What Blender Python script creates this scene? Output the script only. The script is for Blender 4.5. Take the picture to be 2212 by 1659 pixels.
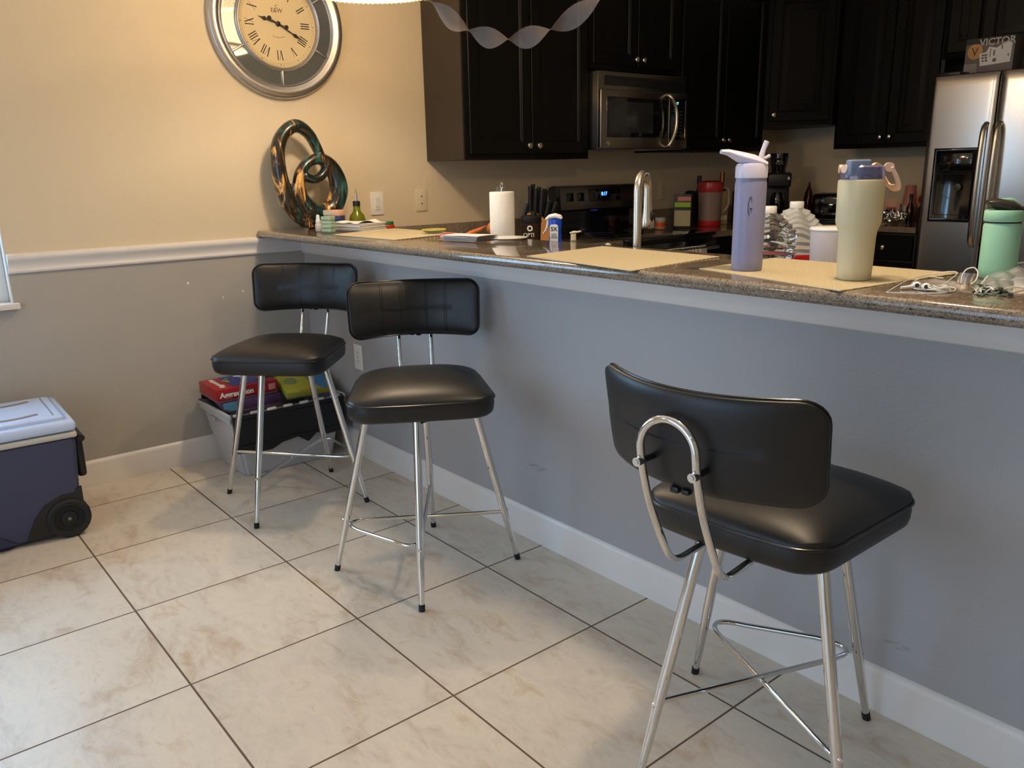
import bpy, bmesh, math, random
from mathutils import Vector, Matrix, Euler
PI = math.pi
random.seed(7)
for o in list(bpy.data.objects): bpy.data.objects.remove(o)
sc = bpy.context.scene
COL = sc.collection

# ------------------------------------------------------------------ camera, world, lights, exposure
cam_d = bpy.data.cameras.new('camera'); cam = bpy.data.objects.new('camera', cam_d); COL.objects.link(cam)
cam_d.sensor_fit = 'HORIZONTAL'; cam_d.sensor_width = 36.0; cam_d.lens = 1766.6 / 2212 * 36.0
cam_d.clip_start = 0.02
yaw, pit, rol = 2.45483141, -0.255762265, -0.019925094
fw = Vector((math.cos(pit)*math.cos(yaw), math.cos(pit)*math.sin(yaw), math.sin(pit)))
rt = Vector((math.sin(yaw), -math.cos(yaw), 0)); up = rt.cross(fw)
r2 = math.cos(rol)*rt + math.sin(rol)*up; u2 = -math.sin(rol)*rt + math.cos(rol)*up
M = Matrix((r2, u2, -fw)).transposed().to_4x4(); M.translation = Vector((3.772, -1.791, 1.3023))
cam.matrix_world = M
sc.camera = cam
sc.view_settings.view_transform = 'Standard'; sc.view_settings.look = 'None'
sc.view_settings.exposure = 0.0; sc.view_settings.gamma = 1.0
sc.view_settings.use_curve_mapping = False

w = bpy.data.worlds.new('daylight'); sc.world = w; w.use_nodes = True
bg = w.node_tree.nodes['Background']; bg.inputs[0].default_value = (0.50, 0.72, 1.0, 1); bg.inputs[1].default_value = 1.6

def lamp(name, kind, loc, power, color, size=0.1, sy=None, target=None):
    d = bpy.data.lights.new(name, kind); d.energy = power; d.color = color
    if kind == 'AREA':
        d.size = size
        if sy: d.shape = 'RECTANGLE'; d.size_y = sy
    else: d.shadow_soft_size = size
    o = bpy.data.objects.new(name, d); COL.objects.link(o); o.location = loc
    if target: o.rotation_euler = (Vector(target) - Vector(loc)).to_track_quat('-Z', 'Y').to_euler()
    return o
WARM = (1.0, 0.78, 0.545)
PEND = [(0.94, -0.10), (2.80, -0.12)]
lamp('pendant_bulb_light', 'POINT', (PEND[0][0], PEND[0][1], 2.09), 34, WARM, 0.06)
lamp('pendant_bulb_light', 'POINT', (PEND[1][0], PEND[1][1], 2.09), 36, WARM, 0.06)
lamp('window_daylight', 'AREA', (-0.62, -2.05, 1.40), 125, (0.34, 0.66, 1.0), 2.6, 2.0, (2, -2.05, 1.25))
lamp('patio_daylight', 'AREA', (2.2, -3.80, 1.25), 16, (0.54, 0.69, 1.0), 1.6, 1.9, (2.2, 0, 0.7))
lamp('dining_room_light', 'POINT', (0.9, -3.2, 2.50), 9, (1.0, 0.84, 0.64), 0.10)
lamp('added_fill_light', 'POINT', (4.9, -2.6, 2.50), 5.5, (1.0, 0.84, 0.66), 0.12)  # added fill that brightens the clock mirrors and fridge; no known lamp

# ------------------------------------------------------------------ materials
def nt(name):
    m = bpy.data.materials.new(name); m.use_nodes = True
    t = m.node_tree; b = t.nodes['Principled BSDF']; return m, t, b
def mat(name, col, rough=0.5, metal=0.0, coat=0.0, trans=0.0, ior=1.45, bump=0.0, bscale=200.0, var=0.0, vscale=8.0, spec=0.5, alpha=1.0, sheen=0.0, sub=0.0):
    m, t, b = nt(name)
    c = (*col, 1) if len(col) == 3 else col
    b.inputs['Base Color'].default_value = c; b.inputs['Roughness'].default_value = rough
    b.inputs['Metallic'].default_value = metal; b.inputs['Coat Weight'].default_value = coat
    b.inputs['Coat Roughness'].default_value = 0.08
    b.inputs['Transmission Weight'].default_value = trans; b.inputs['IOR'].default_value = ior
    b.inputs['Specular IOR Level'].default_value = spec; b.inputs['Alpha'].default_value = alpha
    b.inputs['Sheen Weight'].default_value = sheen
    if sub: b.inputs['Subsurface Weight'].default_value = sub; b.inputs['Subsurface Scale'].default_value = 0.02
    tc = t.nodes.new('ShaderNodeTexCoord')
    n = t.nodes.new('ShaderNodeTexNoise'); n.inputs['Scale'].default_value = vscale; n.inputs['Detail'].default_value = 4
    t.links.new(tc.outputs['Object'], n.inputs['Vector'])
    mx = t.nodes.new('ShaderNodeMix'); mx.data_type = 'RGBA'; mx.blend_type = 'MULTIPLY'
    mx.inputs[0].default_value = max(var, 0.04); mx.inputs[6].default_value = c
    t.links.new(n.outputs['Fac'], mx.inputs[7]); 
    g = t.nodes.new('ShaderNodeBrightContrast'); g.inputs['Bright'].default_value = 0.45; t.links.new(n.outputs['Fac'], g.inputs['Color']); t.links.new(g.outputs[0], mx.inputs[7])
    t.links.new(mx.outputs[2], b.inputs['Base Color'])
    if bump:
        n2 = t.nodes.new('ShaderNodeTexNoise'); n2.inputs['Scale'].default_value = bscale; n2.inputs['Detail'].default_value = 3
        t.links.new(tc.outputs['Object'], n2.inputs['Vector'])
        bp = t.nodes.new('ShaderNodeBump'); bp.inputs['Strength'].default_value = bump; bp.inputs['Distance'].default_value = 0.004
        t.links.new(n2.outputs['Fac'], bp.inputs['Height']); t.links.new(bp.outputs['Normal'], b.inputs['Normal'])
    return m
def emis(name, col, s):
    m, t, b = nt(name); b.inputs['Base Color'].default_value = (*col, 1)
    b.inputs['Emission Color'].default_value = (*col, 1); b.inputs['Emission Strength'].default_value = s; return m
def S(r, g, b_):      # sRGB 0-255 -> linear
    f = lambda v: ((v/255+0.055)/1.055)**2.4 if v > 10 else v/255/12.92
    return (f(r), f(g), f(b_))
def ramp(t, fac, stops):
    r = t.nodes.new('ShaderNodeValToRGB'); t.links.new(fac, r.inputs[0])
    e = r.color_ramp.elements
    while len(e) < len(stops): e.new(0.5)
    for k, (p, c) in enumerate(stops): e[k].position = p; e[k].color = (*c, 1)
    return r.outputs[0]

M_BEIGE = mat('beige_wall_paint', S(222, 206, 176), 0.65, bump=0.35, bscale=110, var=0.03)
M_GREY = mat('grey_wall_paint', S(176, 171, 162), 0.6, bump=0.35, bscale=110, var=0.03)
M_GREYB = mat('grey_bar_wall_paint', S(172, 170, 170), 0.6, bump=0.25, bscale=110, var=0.04, vscale=2)
M_TRIM = mat('white_trim_paint', S(232, 226, 220), 0.32)
M_CEIL = mat('ceiling_paint', S(206, 203, 196), 0.9, bump=0.4, bscale=60)
M_VINYL = mat('black_vinyl', (0.006, 0.006, 0.0063), 0.42, spec=0.62, bump=0.05, bscale=1400)
M_PIPE = mat('black_vinyl_piping', (0.008, 0.008, 0.009), 0.25)
M_CHROME = mat('chrome', (0.74, 0.74, 0.73), 0.035, 1.0)
M_NICKEL = mat('brushed_nickel', (0.66, 0.60, 0.50), 0.26, 1.0)
M_RUB = mat('black_rubber', (0.012, 0.012, 0.012), 0.7)
M_BLACKP = mat('black_plastic', (0.012, 0.012, 0.013), 0.35)
M_BLACKG = mat('black_glass', (0.006, 0.006, 0.008), 0.05, coat=0.6)
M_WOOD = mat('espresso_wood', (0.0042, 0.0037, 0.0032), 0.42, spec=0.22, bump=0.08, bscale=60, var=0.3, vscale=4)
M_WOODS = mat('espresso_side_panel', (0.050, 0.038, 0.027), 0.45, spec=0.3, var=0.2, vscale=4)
M_WHITEP = mat('white_plastic', S(238, 236, 230), 0.35)
M_IVORY = mat('ivory_plastic', S(222, 210, 176), 0.4)
M_SLOT = mat('dark_slot', (0.02, 0.018, 0.015), 0.6)
M_PAPER = mat('paper', S(240, 238, 232), 0.85, bump=0.1, bscale=300)
M_SILVER = mat('silver_leaf_frame', (0.52, 0.51, 0.52), 0.34, 1.0, bump=0.12, bscale=180)
M_MIRROR = mat('dark_mirror', (0.52, 0.56, 0.58), 0.04, 0.9)

def m_granite():
    m, t, b = nt('speckled_granite')
    tc = t.nodes.new('ShaderNodeTexCoord')
    v = t.nodes.new('ShaderNodeTexVoronoi'); v.inputs['Scale'].default_value = 380
    v2 = t.nodes.new('ShaderNodeTexVoronoi'); v2.inputs['Scale'].default_value = 190
    n = t.nodes.new('ShaderNodeTexNoise'); n.inputs['Scale'].default_value = 26; n.inputs['Detail'].default_value = 6
    for q in (v, v2, n): t.links.new(tc.outputs['Object'], q.inputs['Vector'])
    sx = t.nodes.new('ShaderNodeSeparateColor'); t.links.new(v.outputs['Color'], sx.inputs[0])
    sy = t.nodes.new('ShaderNodeSeparateColor'); t.links.new(v2.outputs['Color'], sy.inputs[0])
    a = t.nodes.new('ShaderNodeMath'); a.operation = 'MULTIPLY_ADD'; a.inputs[1].default_value = 0.55
    t.links.new(sx.outputs[0], a.inputs[0])
    a2 = t.nodes.new('ShaderNodeMath'); a2.operation = 'MULTIPLY'; a2.inputs[1].default_value = 0.28; t.links.new(sy.outputs[1], a2.inputs[0])
    a3 = t.nodes.new('ShaderNodeMath'); a3.operation = 'MULTIPLY_ADD'; a3.inputs[1].default_value = 0.3; t.links.new(n.outputs['Fac'], a3.inputs[0]); t.links.new(a2.outputs[0], a3.inputs[2])
    t.links.new(a3.outputs[0], a.inputs[2])
    c = ramp(t, a.outputs[0], [(0.0, S(40, 33, 30)), (0.24, S(84, 70, 58)), (0.42, S(122, 106, 88)), (0.62, S(146, 130, 110)), (0.8, S(128, 116, 104)), (0.98, S(196, 182, 164))])
    t.links.new(c, b.inputs['Base Color']); b.inputs['Roughness'].default_value = 0.11; b.inputs['Coat Weight'].default_value = 0.5
    b.inputs['Coat Roughness'].default_value = 0.03
    return m
M_GRAN = m_granite()

def m_tile():
    m, t, b = nt('travertine_tile')
    tc = t.nodes.new('ShaderNodeTexCoord'); T = 0.498; AX, AY = 0.25937, -0.26109
    sep = t.nodes.new('ShaderNodeSeparateXYZ'); t.links.new(tc.outputs['Object'], sep.inputs[0])
    def mth(op, a, bb=None, cc=None):
        q = t.nodes.new('ShaderNodeMath'); q.operation = op
        for k, x in enumerate((a, bb, cc)):
            if x is None: continue
            if isinstance(x, (int, float)): q.inputs[k].default_value = x
            else: t.links.new(x, q.inputs[k])
        return q.outputs[0]
    ux = mth('DIVIDE', mth('SUBTRACT', sep.outputs[0], AX), T); uy = mth('DIVIDE', mth('SUBTRACT', sep.outputs[1], AY), T)
    fx = mth('ABSOLUTE', mth('SUBTRACT', mth('FRACT', ux), 0.5)); fy = mth('ABSOLUTE', mth('SUBTRACT', mth('FRACT', uy), 0.5))
    g = mth('GREATER_THAN', mth('MAXIMUM', fx, fy), 0.5 - 0.0028/T)
    cell = t.nodes.new('ShaderNodeCombineXYZ'); t.links.new(mth('FLOOR', ux), cell.inputs[0]); t.links.new(mth('FLOOR', uy), cell.inputs[1])
    wn = t.nodes.new('ShaderNodeTexWhiteNoise'); t.links.new(cell.outputs[0], wn.inputs['Vector'])
    off = t.nodes.new('ShaderNodeVectorMath'); off.operation = 'MULTIPLY_ADD'
    t.links.new(wn.outputs['Color'], off.inputs[0]); off.inputs[1].default_value = (20, 20, 20); t.links.new(tc.outputs['Object'], off.inputs[2])
    mp = t.nodes.new('ShaderNodeMapping'); mp.inputs['Scale'].default_value = (1.0, 2.0, 1); mp.inputs['Rotation'].default_value = (0, 0, 0.9); t.links.new(off.outputs[0], mp.inputs[0])
    n1 = t.nodes.new('ShaderNodeTexNoise'); n1.inputs['Scale'].default_value = 3.2; n1.inputs['Detail'].default_value = 8; n1.inputs['Roughness'].default_value = 0.62; n1.inputs['Distortion'].default_value = 0.5
    n2 = t.nodes.new('ShaderNodeTexNoise'); n2.inputs['Scale'].default_value = 9; n2.inputs['Detail'].default_value = 9; n2.inputs['Roughness'].default_value = 0.7; n2.inputs['Distortion'].default_value = 1.4
    for q in (n1, n2): t.links.new(mp.outputs[0], q.inputs['Vector'])
    mixf = mth('MULTIPLY_ADD', n2.outputs['Fac'], 0.45, mth('MULTIPLY', n1.outputs['Fac'], 0.6))
    c = ramp(t, mixf, [(0.32, S(182, 156, 130)), (0.42, S(206, 188, 166)), (0.50, S(218, 206, 190)), (0.59, S(226, 214, 196)), (0.72, S(204, 180, 150))])
    vb = mth('MULTIPLY_ADD', wn.outputs['Value'], 0.10, 0.93)
    cm = t.nodes.new('ShaderNodeMix'); cm.data_type = 'RGBA'; cm.blend_type = 'MULTIPLY'; cm.inputs[0].default_value = 1
    t.links.new(c, cm.inputs[6]); t.links.new(vb, cm.inputs[7])
    gm = t.nodes.new('ShaderNodeMix'); gm.data_type = 'RGBA'; t.links.new(g, gm.inputs[0]); t.links.new(cm.outputs[2], gm.inputs[6]); gm.inputs[7].default_value = (*S(104, 82, 64), 1)
    t.links.new(gm.outputs[2], b.inputs['Base Color'])
    t.links.new(mth('MULTIPLY_ADD', g, 0.35, mth('MULTIPLY_ADD', n2.outputs['Fac'], 0.15, 0.27)), b.inputs['Roughness'])
    bp = t.nodes.new('ShaderNodeBump'); bp.inputs['Strength'].default_value = 0.35; bp.inputs['Distance'].default_value = 0.002
    t.links.new(mth('SUBTRACT', mth('MULTIPLY', mixf, 0.5), g), bp.inputs['Height']); t.links.new(bp.outputs[0], b.inputs['Normal'])
    b.inputs['Specular IOR Level'].default_value = 0.4
    return m
M_TILE = m_tile()

def m_steel():
    m, t, b = nt('brushed_stainless'); b.inputs['Metallic'].default_value = 1; b.inputs['Base Color'].default_value = (0.62, 0.60, 0.575, 1)
    tc = t.nodes.new('ShaderNodeTexCoord'); mp = t.nodes.new('ShaderNodeMapping'); mp.inputs['Scale'].default_value = (2, 2, 260)
    n = t.nodes.new('ShaderNodeTexNoise'); n.inputs['Scale'].default_value = 3; n.inputs['Detail'].default_value = 4
    t.links.new(tc.outputs['Object'], mp.inputs[0]); t.links.new(mp.outputs[0], n.inputs['Vector'])
    q = t.nodes.new('ShaderNodeMath'); q.operation = 'MULTIPLY_ADD'; q.inputs[1].default_value = 0.10; q.inputs[2].default_value = 0.20
    t.links.new(n.outputs['Fac'], q.inputs[0]); t.links.new(q.outputs[0], b.inputs['Roughness'])
    return m
M_STEEL = m_steel()

def m_weave():
    m, t, b = nt('woven_placemat'); tc = t.nodes.new('ShaderNodeTexCoord')
    wx = t.nodes.new('ShaderNodeTexWave'); wx.bands_direction = 'X'; wx.inputs['Scale'].default_value = 65
    wy = t.nodes.new('ShaderNodeTexWave'); wy.bands_direction = 'Y'; wy.inputs['Scale'].default_value = 65
    for q in (wx, wy): t.links.new(tc.outputs['Object'], q.inputs['Vector'])
    mm = t.nodes.new('ShaderNodeMath'); mm.operation = 'MULTIPLY'; t.links.new(wx.outputs['Fac'], mm.inputs[0]); t.links.new(wy.outputs['Fac'], mm.inputs[1])
    c = ramp(t, mm.outputs[0], [(0.0, S(160, 140, 102)), (0.25, S(226, 210, 170)), (1.0, S(242, 230, 196))])
    t.links.new(c, b.inputs['Base Color']); b.inputs['Roughness'].default_value = 0.6
    bp = t.nodes.new('ShaderNodeBump'); bp.inputs['Strength'].default_value = 0.6; bp.inputs['Distance'].default_value = 0.002
    t.links.new(mm.outputs[0], bp.inputs['Height']); t.links.new(bp.outputs[0], b.inputs['Normal'])
    return m
M_WEAVE = m_weave()

def m_marble_sculpt():
    m, t, b = nt('marbled_lacquer'); tc = t.nodes.new('ShaderNodeTexCoord')
    mp = t.nodes.new('ShaderNodeMapping'); mp.inputs['Scale'].default_value = (8, 17, 4.2); t.links.new(tc.outputs['Object'], mp.inputs[0])
    n = t.nodes.new('ShaderNodeTexNoise'); n.inputs['Scale'].default_value = 1.0; n.inputs['Detail'].default_value = 6; n.inputs['Distortion'].default_value = 0.6; n.inputs['Roughness'].default_value = 0.65
    t.links.new(mp.outputs[0], n.inputs['Vector'])
    c = ramp(t, n.outputs['Fac'], [(0.36, S(64, 112, 100)), (0.465, S(20, 58, 56)), (0.50, S(10, 18, 17)), (0.53, S(50, 34, 18)), (0.56, S(13, 10, 8)), (0.60, S(104, 72, 34)), (0.635, S(226, 170, 92)), (0.69, S(244, 204, 130))])
    t.links.new(c, b.inputs['Base Color']); b.inputs['Roughness'].default_value = 0.28; b.inputs['Metallic'].default_value = 0.15
    b.inputs['Coat Weight'].default_value = 0.8; b.inputs['Coat Roughness'].default_value = 0.04
    return m
M_SCULPT = m_marble_sculpt()

def m_stripe_towel(name, c1, c2, scale):
    m, t, b = nt(name); tc = t.nodes.new('ShaderNodeTexCoord'); sep = t.nodes.new('ShaderNodeSeparateXYZ'); t.links.new(tc.outputs['UV'], sep.inputs[0])
    outs = []
    for k in (0, 1):
        q = t.nodes.new('ShaderNodeMath'); q.operation = 'MULTIPLY'; q.inputs[1].default_value = scale[k]; t.links.new(sep.outputs[k], q.inputs[0])
        f = t.nodes.new('ShaderNodeMath'); f.operation = 'FRACT'; t.links.new(q.outputs[0], f.inputs[0])
        g = t.nodes.new('ShaderNodeMath'); g.operation = 'LESS_THAN'; g.inputs[1].default_value = 0.14; t.links.new(f.outputs[0], g.inputs[0]); outs.append(g.outputs[0])
    mx = t.nodes.new('ShaderNodeMath'); mx.operation = 'MAXIMUM'; t.links.new(outs[0], mx.inputs[0]); t.links.new(outs[1], mx.inputs[1])
    mi = t.nodes.new('ShaderNodeMix'); mi.data_type = 'RGBA'; t.links.new(mx.outputs[0], mi.inputs[0]); mi.inputs[6].default_value = (*c1, 1); mi.inputs[7].default_value = (*c2, 1)
    t.links.new(mi.outputs[2], b.inputs['Base Color']); b.inputs['Roughness'].default_value = 0.9
    return m

# ------------------------------------------------------------------ mesh helpers
class MB:
    def __init__(s): s.bm = bmesh.new(); s.uv = None
    def v(s, p): return s.bm.verts.new(p)
    def face(s, vs):
        try: return s.bm.faces.new(vs)
        except ValueError: return None
    def box(s, x0, x1, y0, y1, z0, z1, bev=0.0, seg=2, rz=0.0, piv=None):
        b = bmesh.new(); bmesh.ops.create_cube(b, size=1)
        for v in b.verts: v.co = Vector(((x0+x1)/2 + v.co.x*(x1-x0), (y0+y1)/2 + v.co.y*(y1-y0), (z0+z1)/2 + v.co.z*(z1-z0)))
        if bev: bmesh.ops.bevel(b, geom=b.edges[:], offset=bev, segments=seg, profile=0.5, affect='EDGES')
        if rz:
            c = Vector(piv) if piv else Vector(((x0+x1)/2, (y0+y1)/2, 0))
            bmesh.ops.rotate(b, verts=b.verts, cent=c, matrix=Matrix.Rotation(rz, 3, 'Z'))
        s.merge(b); return s
    def merge(s, b, mx=None):
        me = bpy.data.meshes.new('tmp'); b.to_mesh(me); b.free()
        if mx: me.transform(mx)
        s.bm.from_mesh(me); bpy.data.meshes.remove(me)
    def lathe(s, prof, c=(0, 0, 0), seg=40, cap=True):
        rings = []
        for r, z in prof:
            rings.append([s.v((c[0]+r*math.cos(2*PI*k/seg), c[1]+r*math.sin(2*PI*k/seg), c[2]+z)) for k in range(seg)])
        for a, b in zip(rings, rings[1:]):
            for k in range(seg): s.face([a[k], a[(k+1) % seg], b[(k+1) % seg], b[k]])
        if cap:
            if prof[0][0] > 1e-5: s.face(list(reversed(rings[0])))
            if prof[-1][0] > 1e-5: s.face(rings[-1])
        return s
    def tube(s, pts, r, seg=14, closed=False, caps=True, flat=None, rad=None):
        P = [Vector(p) for p in pts]; n = len(P); rings = []; prev = None
        for i in range(n):
            if closed: d = P[(i+1) % n] - P[i-1]
            else: d = P[min(i+1, n-1)] - P[max(i-1, 0)]
            d.normalize()
            if prev is None:
                a = Vector((0, 0, 1)) if abs(d.z) < 0.9 else Vector((1, 0, 0))
                if flat is not None: a = Vector(flat)
                prev = (a - d*a.dot(d)).normalized()
            else:
                if flat is not None: prev = Vector(flat)
                prev = (prev - d*prev.dot(d)).normalized()
            q = d.cross(prev); rr = r if rad is None else rad[i]
            ra, rb = (rr, rr) if not isinstance(rr, tuple) else rr
            rings.append([s.v(P[i] + prev*math.cos(2*PI*k/seg)*ra + q*math.sin(2*PI*k/seg)*rb) for k in range(seg)])
        m = n if closed else n-1
        for i in range(m):
            a, b = rings[i], rings[(i+1) % n]; sh = 0
            if closed and i == n-1:
                sh = min(range(seg), key=lambda k: (a[0].co-b[k].co).length)
            for k in range(seg): s.face([a[k], a[(k+1) % seg], b[(k+1+sh) % seg], b[(k+sh) % seg]])
        if not closed and caps: s.face(list(reversed(rings[0]))); s.face(rings[-1])
        return s
    def cyl(s, p0, p1, r0, r1=None, seg=20): return s.tube([p0, p1], r0, seg, rad=[r0, r0 if r1 is None else r1])
    def prism(s, poly, z0, z1):
        a = [s.v((x, y, z0)) for x, y in poly]; b = [s.v((x, y, z1)) for x, y in poly]; n = len(poly)
        s.face(list(reversed(a))); s.face(b)
        for k in range(n): s.face([a[k], a[(k+1) % n], b[(k+1) % n], b[k]])
        return s
    def grid(s, f, nu, nv, uvs=True):
        V = [[s.v(f(i/nu, j/nv)) for j in range(nv+1)] for i in range(nu+1)]
        if uvs and s.uv is None: s.uv = s.bm.loops.layers.uv.new('UVMap')
        for i in range(nu):
            for j in range(nv):
                fc = s.face([V[i][j], V[i+1][j], V[i+1][j+1], V[i][j+1]])
                if fc and s.uv:
                    for l, (a, b) in zip(fc.loops, ((i, j), (i+1, j), (i+1, j+1), (i, j+1))): l[s.uv].uv = (a/nu, b/nv)
        return s
    def nested(s, x0, x1, z0, z1, prof, y=0.0):
        """rectangular nested rings facing -Y; prof = (inset, depth behind the face)"""
        rings = []
        for ins, d in prof:
            rings.append([s.v(q) for q in ((x0+ins, y+d, z0+ins), (x1-ins, y+d, z0+ins), (x1-ins, y+d, z1-ins), (x0+ins, y+d, z1-ins))])
        for a, b in zip(rings, rings[1:]):
            for k in range(4): s.face([a[k], a[(k+1) % 4], b[(k+1) % 4], b[k]])
        s.face(rings[-1]); return s
    def build(s, name, m, parent=None, smooth=True, ang=40, loc=None, rz=None, norm=True, mx=None, rot=None):
        if norm: bmesh.ops.recalc_face_normals(s.bm, faces=s.bm.faces)
        me = bpy.data.meshes.new(name); s.bm.to_mesh(me); s.bm.free()
        if mx: me.transform(mx)
        for q in (m if isinstance(m, (list, tuple)) else [m]): me.materials.append(q)
        if smooth:
            for p in me.polygons: p.use_smooth = True
            me.set_sharp_from_angle(angle=math.radians(ang))
        o = bpy.data.objects.new(name, me); COL.objects.link(o)
        if parent: o.parent = parent
        if loc: o.location = loc
        if rz is not None: o.rotation_euler = (0, 0, rz)
        if rot is not None: o.rotation_euler = rot
        return o

def thing(name, label, cat, loc=(0, 0, 0), rz=0.0, group=None):
    o = bpy.data.objects.new(name, None); COL.objects.link(o); o.location = loc; o.rotation_euler = (0, 0, rz); o.empty_display_size = 0.05
    o['label'] = label; o['category'] = cat
    if group: o['group'] = group
    return o
def tag(o, label, cat, group=None):
    o['label'] = label; o['category'] = cat
    if group: o['group'] = group
    return o
def struct(o): o['kind'] = 'structure'; return o
def text(body, size, m, name, parent, mx, ext=0.0004, align='CENTER', bold=0.0, shear=0.0, sx=1.0):
    c = bpy.data.curves.new('t', 'FONT'); c.body = body; c.size = size; c.extrude = ext; c.align_x = align; c.align_y = 'CENTER'; c.offset = bold; c.shear = shear
    o = bpy.data.objects.new('t', c); COL.objects.link(o)
    me = bpy.data.meshes.new_from_object(o); bpy.data.objects.remove(o); bpy.data.curves.remove(c)
    me.transform(Matrix.Diagonal((sx, 1, 1, 1))); me.transform(mx); me.materials.clear(); me.materials.append(m)
    q = bpy.data.objects.new(name, me); COL.objects.link(q); q.parent = parent
    return q
def facing(loc, rz=0.0, tilt=0.0):
    """matrix for writing that reads from -Y side, upright"""
    return Matrix.Translation(loc) @ Matrix.Rotation(rz, 4, 'Z') @ Matrix.Rotation(tilt, 4, 'X') @ Matrix.Rotation(PI/2, 4, 'X')
def bez(pts, n=8, closed=False):
    P = [Vector(p) for p in pts]; out = []; N = len(P)
    rng = range(N) if closed else range(N-1)
    for i in rng:
        p0 = P[(i-1) % N] if closed or i > 0 else P[i]*2-P[i+1]; p1 = P[i]; p2 = P[(i+1) % N]
        p3 = P[(i+2) % N] if closed or i+2 < N else p2*2-p1
        for k in range(n):
            t = k/n; out.append(0.5*((2*p1)+(p2-p0)*t+(2*p0-5*p1+4*p2-p3)*t*t+(3*p1-p0-3*p2+p3)*t**3))
    if not closed: out.append(P[-1])
    return out
def fillet(pts, r, n=6):
    P = [Vector(p) for p in pts]; out = [P[0]]
    for i in range(1, len(P)-1):
        a = (P[i-1]-P[i]); b = (P[i+1]-P[i]); rr = min(r, a.length*0.49, b.length*0.49)
        A = P[i]+a.normalized()*rr; B = P[i]+b.normalized()*rr
        for k in range(n+1):
            t = k/n; out.append(A*(1-t)**2 + P[i]*2*t*(1-t) + B*t*t)
    out.append(P[-1]); return out
def rrect(a, b, r, ns=8, nc=6):
    r = max(min(r, a, b), 1e-4); pts = []
    for cx, cy, a0 in ((a-r, b-r, 0), (-(a-r), b-r, 90), (-(a-r), -(b-r), 180), (a-r, -(b-r), 270)):
        for k in range(nc+1):
            t = math.radians(a0+90*k/nc); pts.append((cx+r*math.cos(t), cy+r*math.sin(t)))
        # straight run to the next corner
        nx, ny, n0 = {0: (-(a-r), b-r, 90), 90: (-(a-r), -(b-r), 180), 180: (a-r, -(b-r), 270), 270: (a-r, b-r, 0)}[a0]
        t = math.radians(n0); e = (nx+r*math.cos(t), ny+r*math.sin(t)); s0 = pts[-1]
        for k in range(1, ns): pts.append((s0[0]+(e[0]-s0[0])*k/ns, s0[1]+(e[1]-s0[1])*k/ns))
    return pts
def pillow(a, b, r, prof, f, ns=10, nc=6):
    mb = MB(); rings = []
    for d, z in prof:
        rings.append([mb.v(f(x, y, z)) for x, y in rrect(max(a-d, 1e-3), max(b-d, 1e-3), r-d*0.7, ns, nc)])
    for p, q in zip(rings, rings[1:]):
        n = len(p)
        for k in range(n): mb.face([p[k], p[(k+1) % n], q[(k+1) % n], q[k]])
    mb.face(rings[0]); mb.face(rings[-1]); return mb

# ------------------------------------------------------------------ room shell
CZ = 2.74; XR = 6.2; YF = -3.9; YB = 4.0
b = MB(); b.grid(lambda u, v: (-0.15+(XR+0.3)*u, YF+(YB-YF+0.15)*v, 0), 1, 1, False); struct(b.build('floor', M_TILE, smooth=False, norm=False))
b = MB(); b.box(-0.2, XR+0.15, YF-0.15, YB+0.15, CZ, CZ+0.1); struct(b.build('ceiling', M_CEIL, smooth=False))
# wall_left (x<0): beige above the rail, grey below; opening for the window
b = MB(); WY0, WY1, WZ0, WZ1 = -2.85, -1.262, 0.822, 2.05
RZ = 0.985
def wbox(y0, y1, z0, z1, mi):
    n0 = len(b.bm.faces); b.box(-0.14, 0, y0, y1, z0, z1); b.bm.faces.ensure_lookup_table()
    for f in b.bm.faces[n0:]: f.material_index = mi
wbox(0.0, YB+0.15, 0, CZ, 0)
wbox(WY1, 0, RZ, CZ, 0); wbox(WY1, 0, 0, RZ, 1)
wbox(YF-0.15, WY0, RZ, CZ, 0); wbox(YF-0.15, WY0, 0, RZ, 1)
wbox(WY0, WY1, 0, WZ0, 1); wbox(WY0, WY1, WZ1, CZ, 0)
struct(b.build('wall_left', [M_BEIGE, M_GREY], smooth=False))
b = MB(); b.box(-0.14, XR+0.15, YB, YB+0.14, 0, CZ); struct(b.build('wall_back', M_BEIGE, smooth=False))
b = MB(); b.box(XR, XR+0.14, YF, YB, 0, CZ); struct(b.build('wall_right', M_BEIGE, smooth=False))
b = MB(); b.box(-0.14, 1.9, YF-0.14, YF, 0, CZ); b.box(4.5, XR+0.14, YF-0.14, YF, 0, CZ); b.box(1.9, 4.5, YF-0.14, YF, 2.15, CZ)
struct(b.build('wall_front', M_BEIGE, smooth=False))
BX1 = 4.6
b = MB(); b.box(0.0, BX1, 0.0, 0.13, 0, 1.018); struct(b.build('wall_bar', M_GREYB, smooth=False))
# window
FZ0 = WZ0+0.006
b = MB()
for (y0, y1, z0, z1) in ((WY0+0.052, WY1-0.047, FZ0, FZ0+0.05), (WY0+0.052, WY1-0.047, WZ1-0.05, WZ1-0.001)): b.box(-0.115, -0.055, y0, y1, z0, z1, 0.004)
for (y0, y1) in ((WY0+0.006, WY0+0.052), (WY1-0.050, WY1-0.006)): b.box(-0.116, -0.054, y0, y1, FZ0, WZ1-0.001, 0.004)
b.box(-0.113, -0.057, (WY0+WY1)/2-0.02, (WY0+WY1)/2+0.02, FZ0+0.05, WZ1-0.05, 0.004)
wf = struct(b.build('window_1', M_WHITEP))
b = MB(); b.box(-0.112, -0.060, WY0+0.052, (WY0+WY1)/2-0.021, 1.38, 1.42, 0.004); b.build('sash_rail', M_WHITEP, wf)
b = MB(); b.box(-0.112, -0.060, (WY0+WY1)/2+0.021, WY1-0.050, 1.38, 1.42, 0.004); b.build('sash_rail', M_WHITEP, wf)
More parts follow.
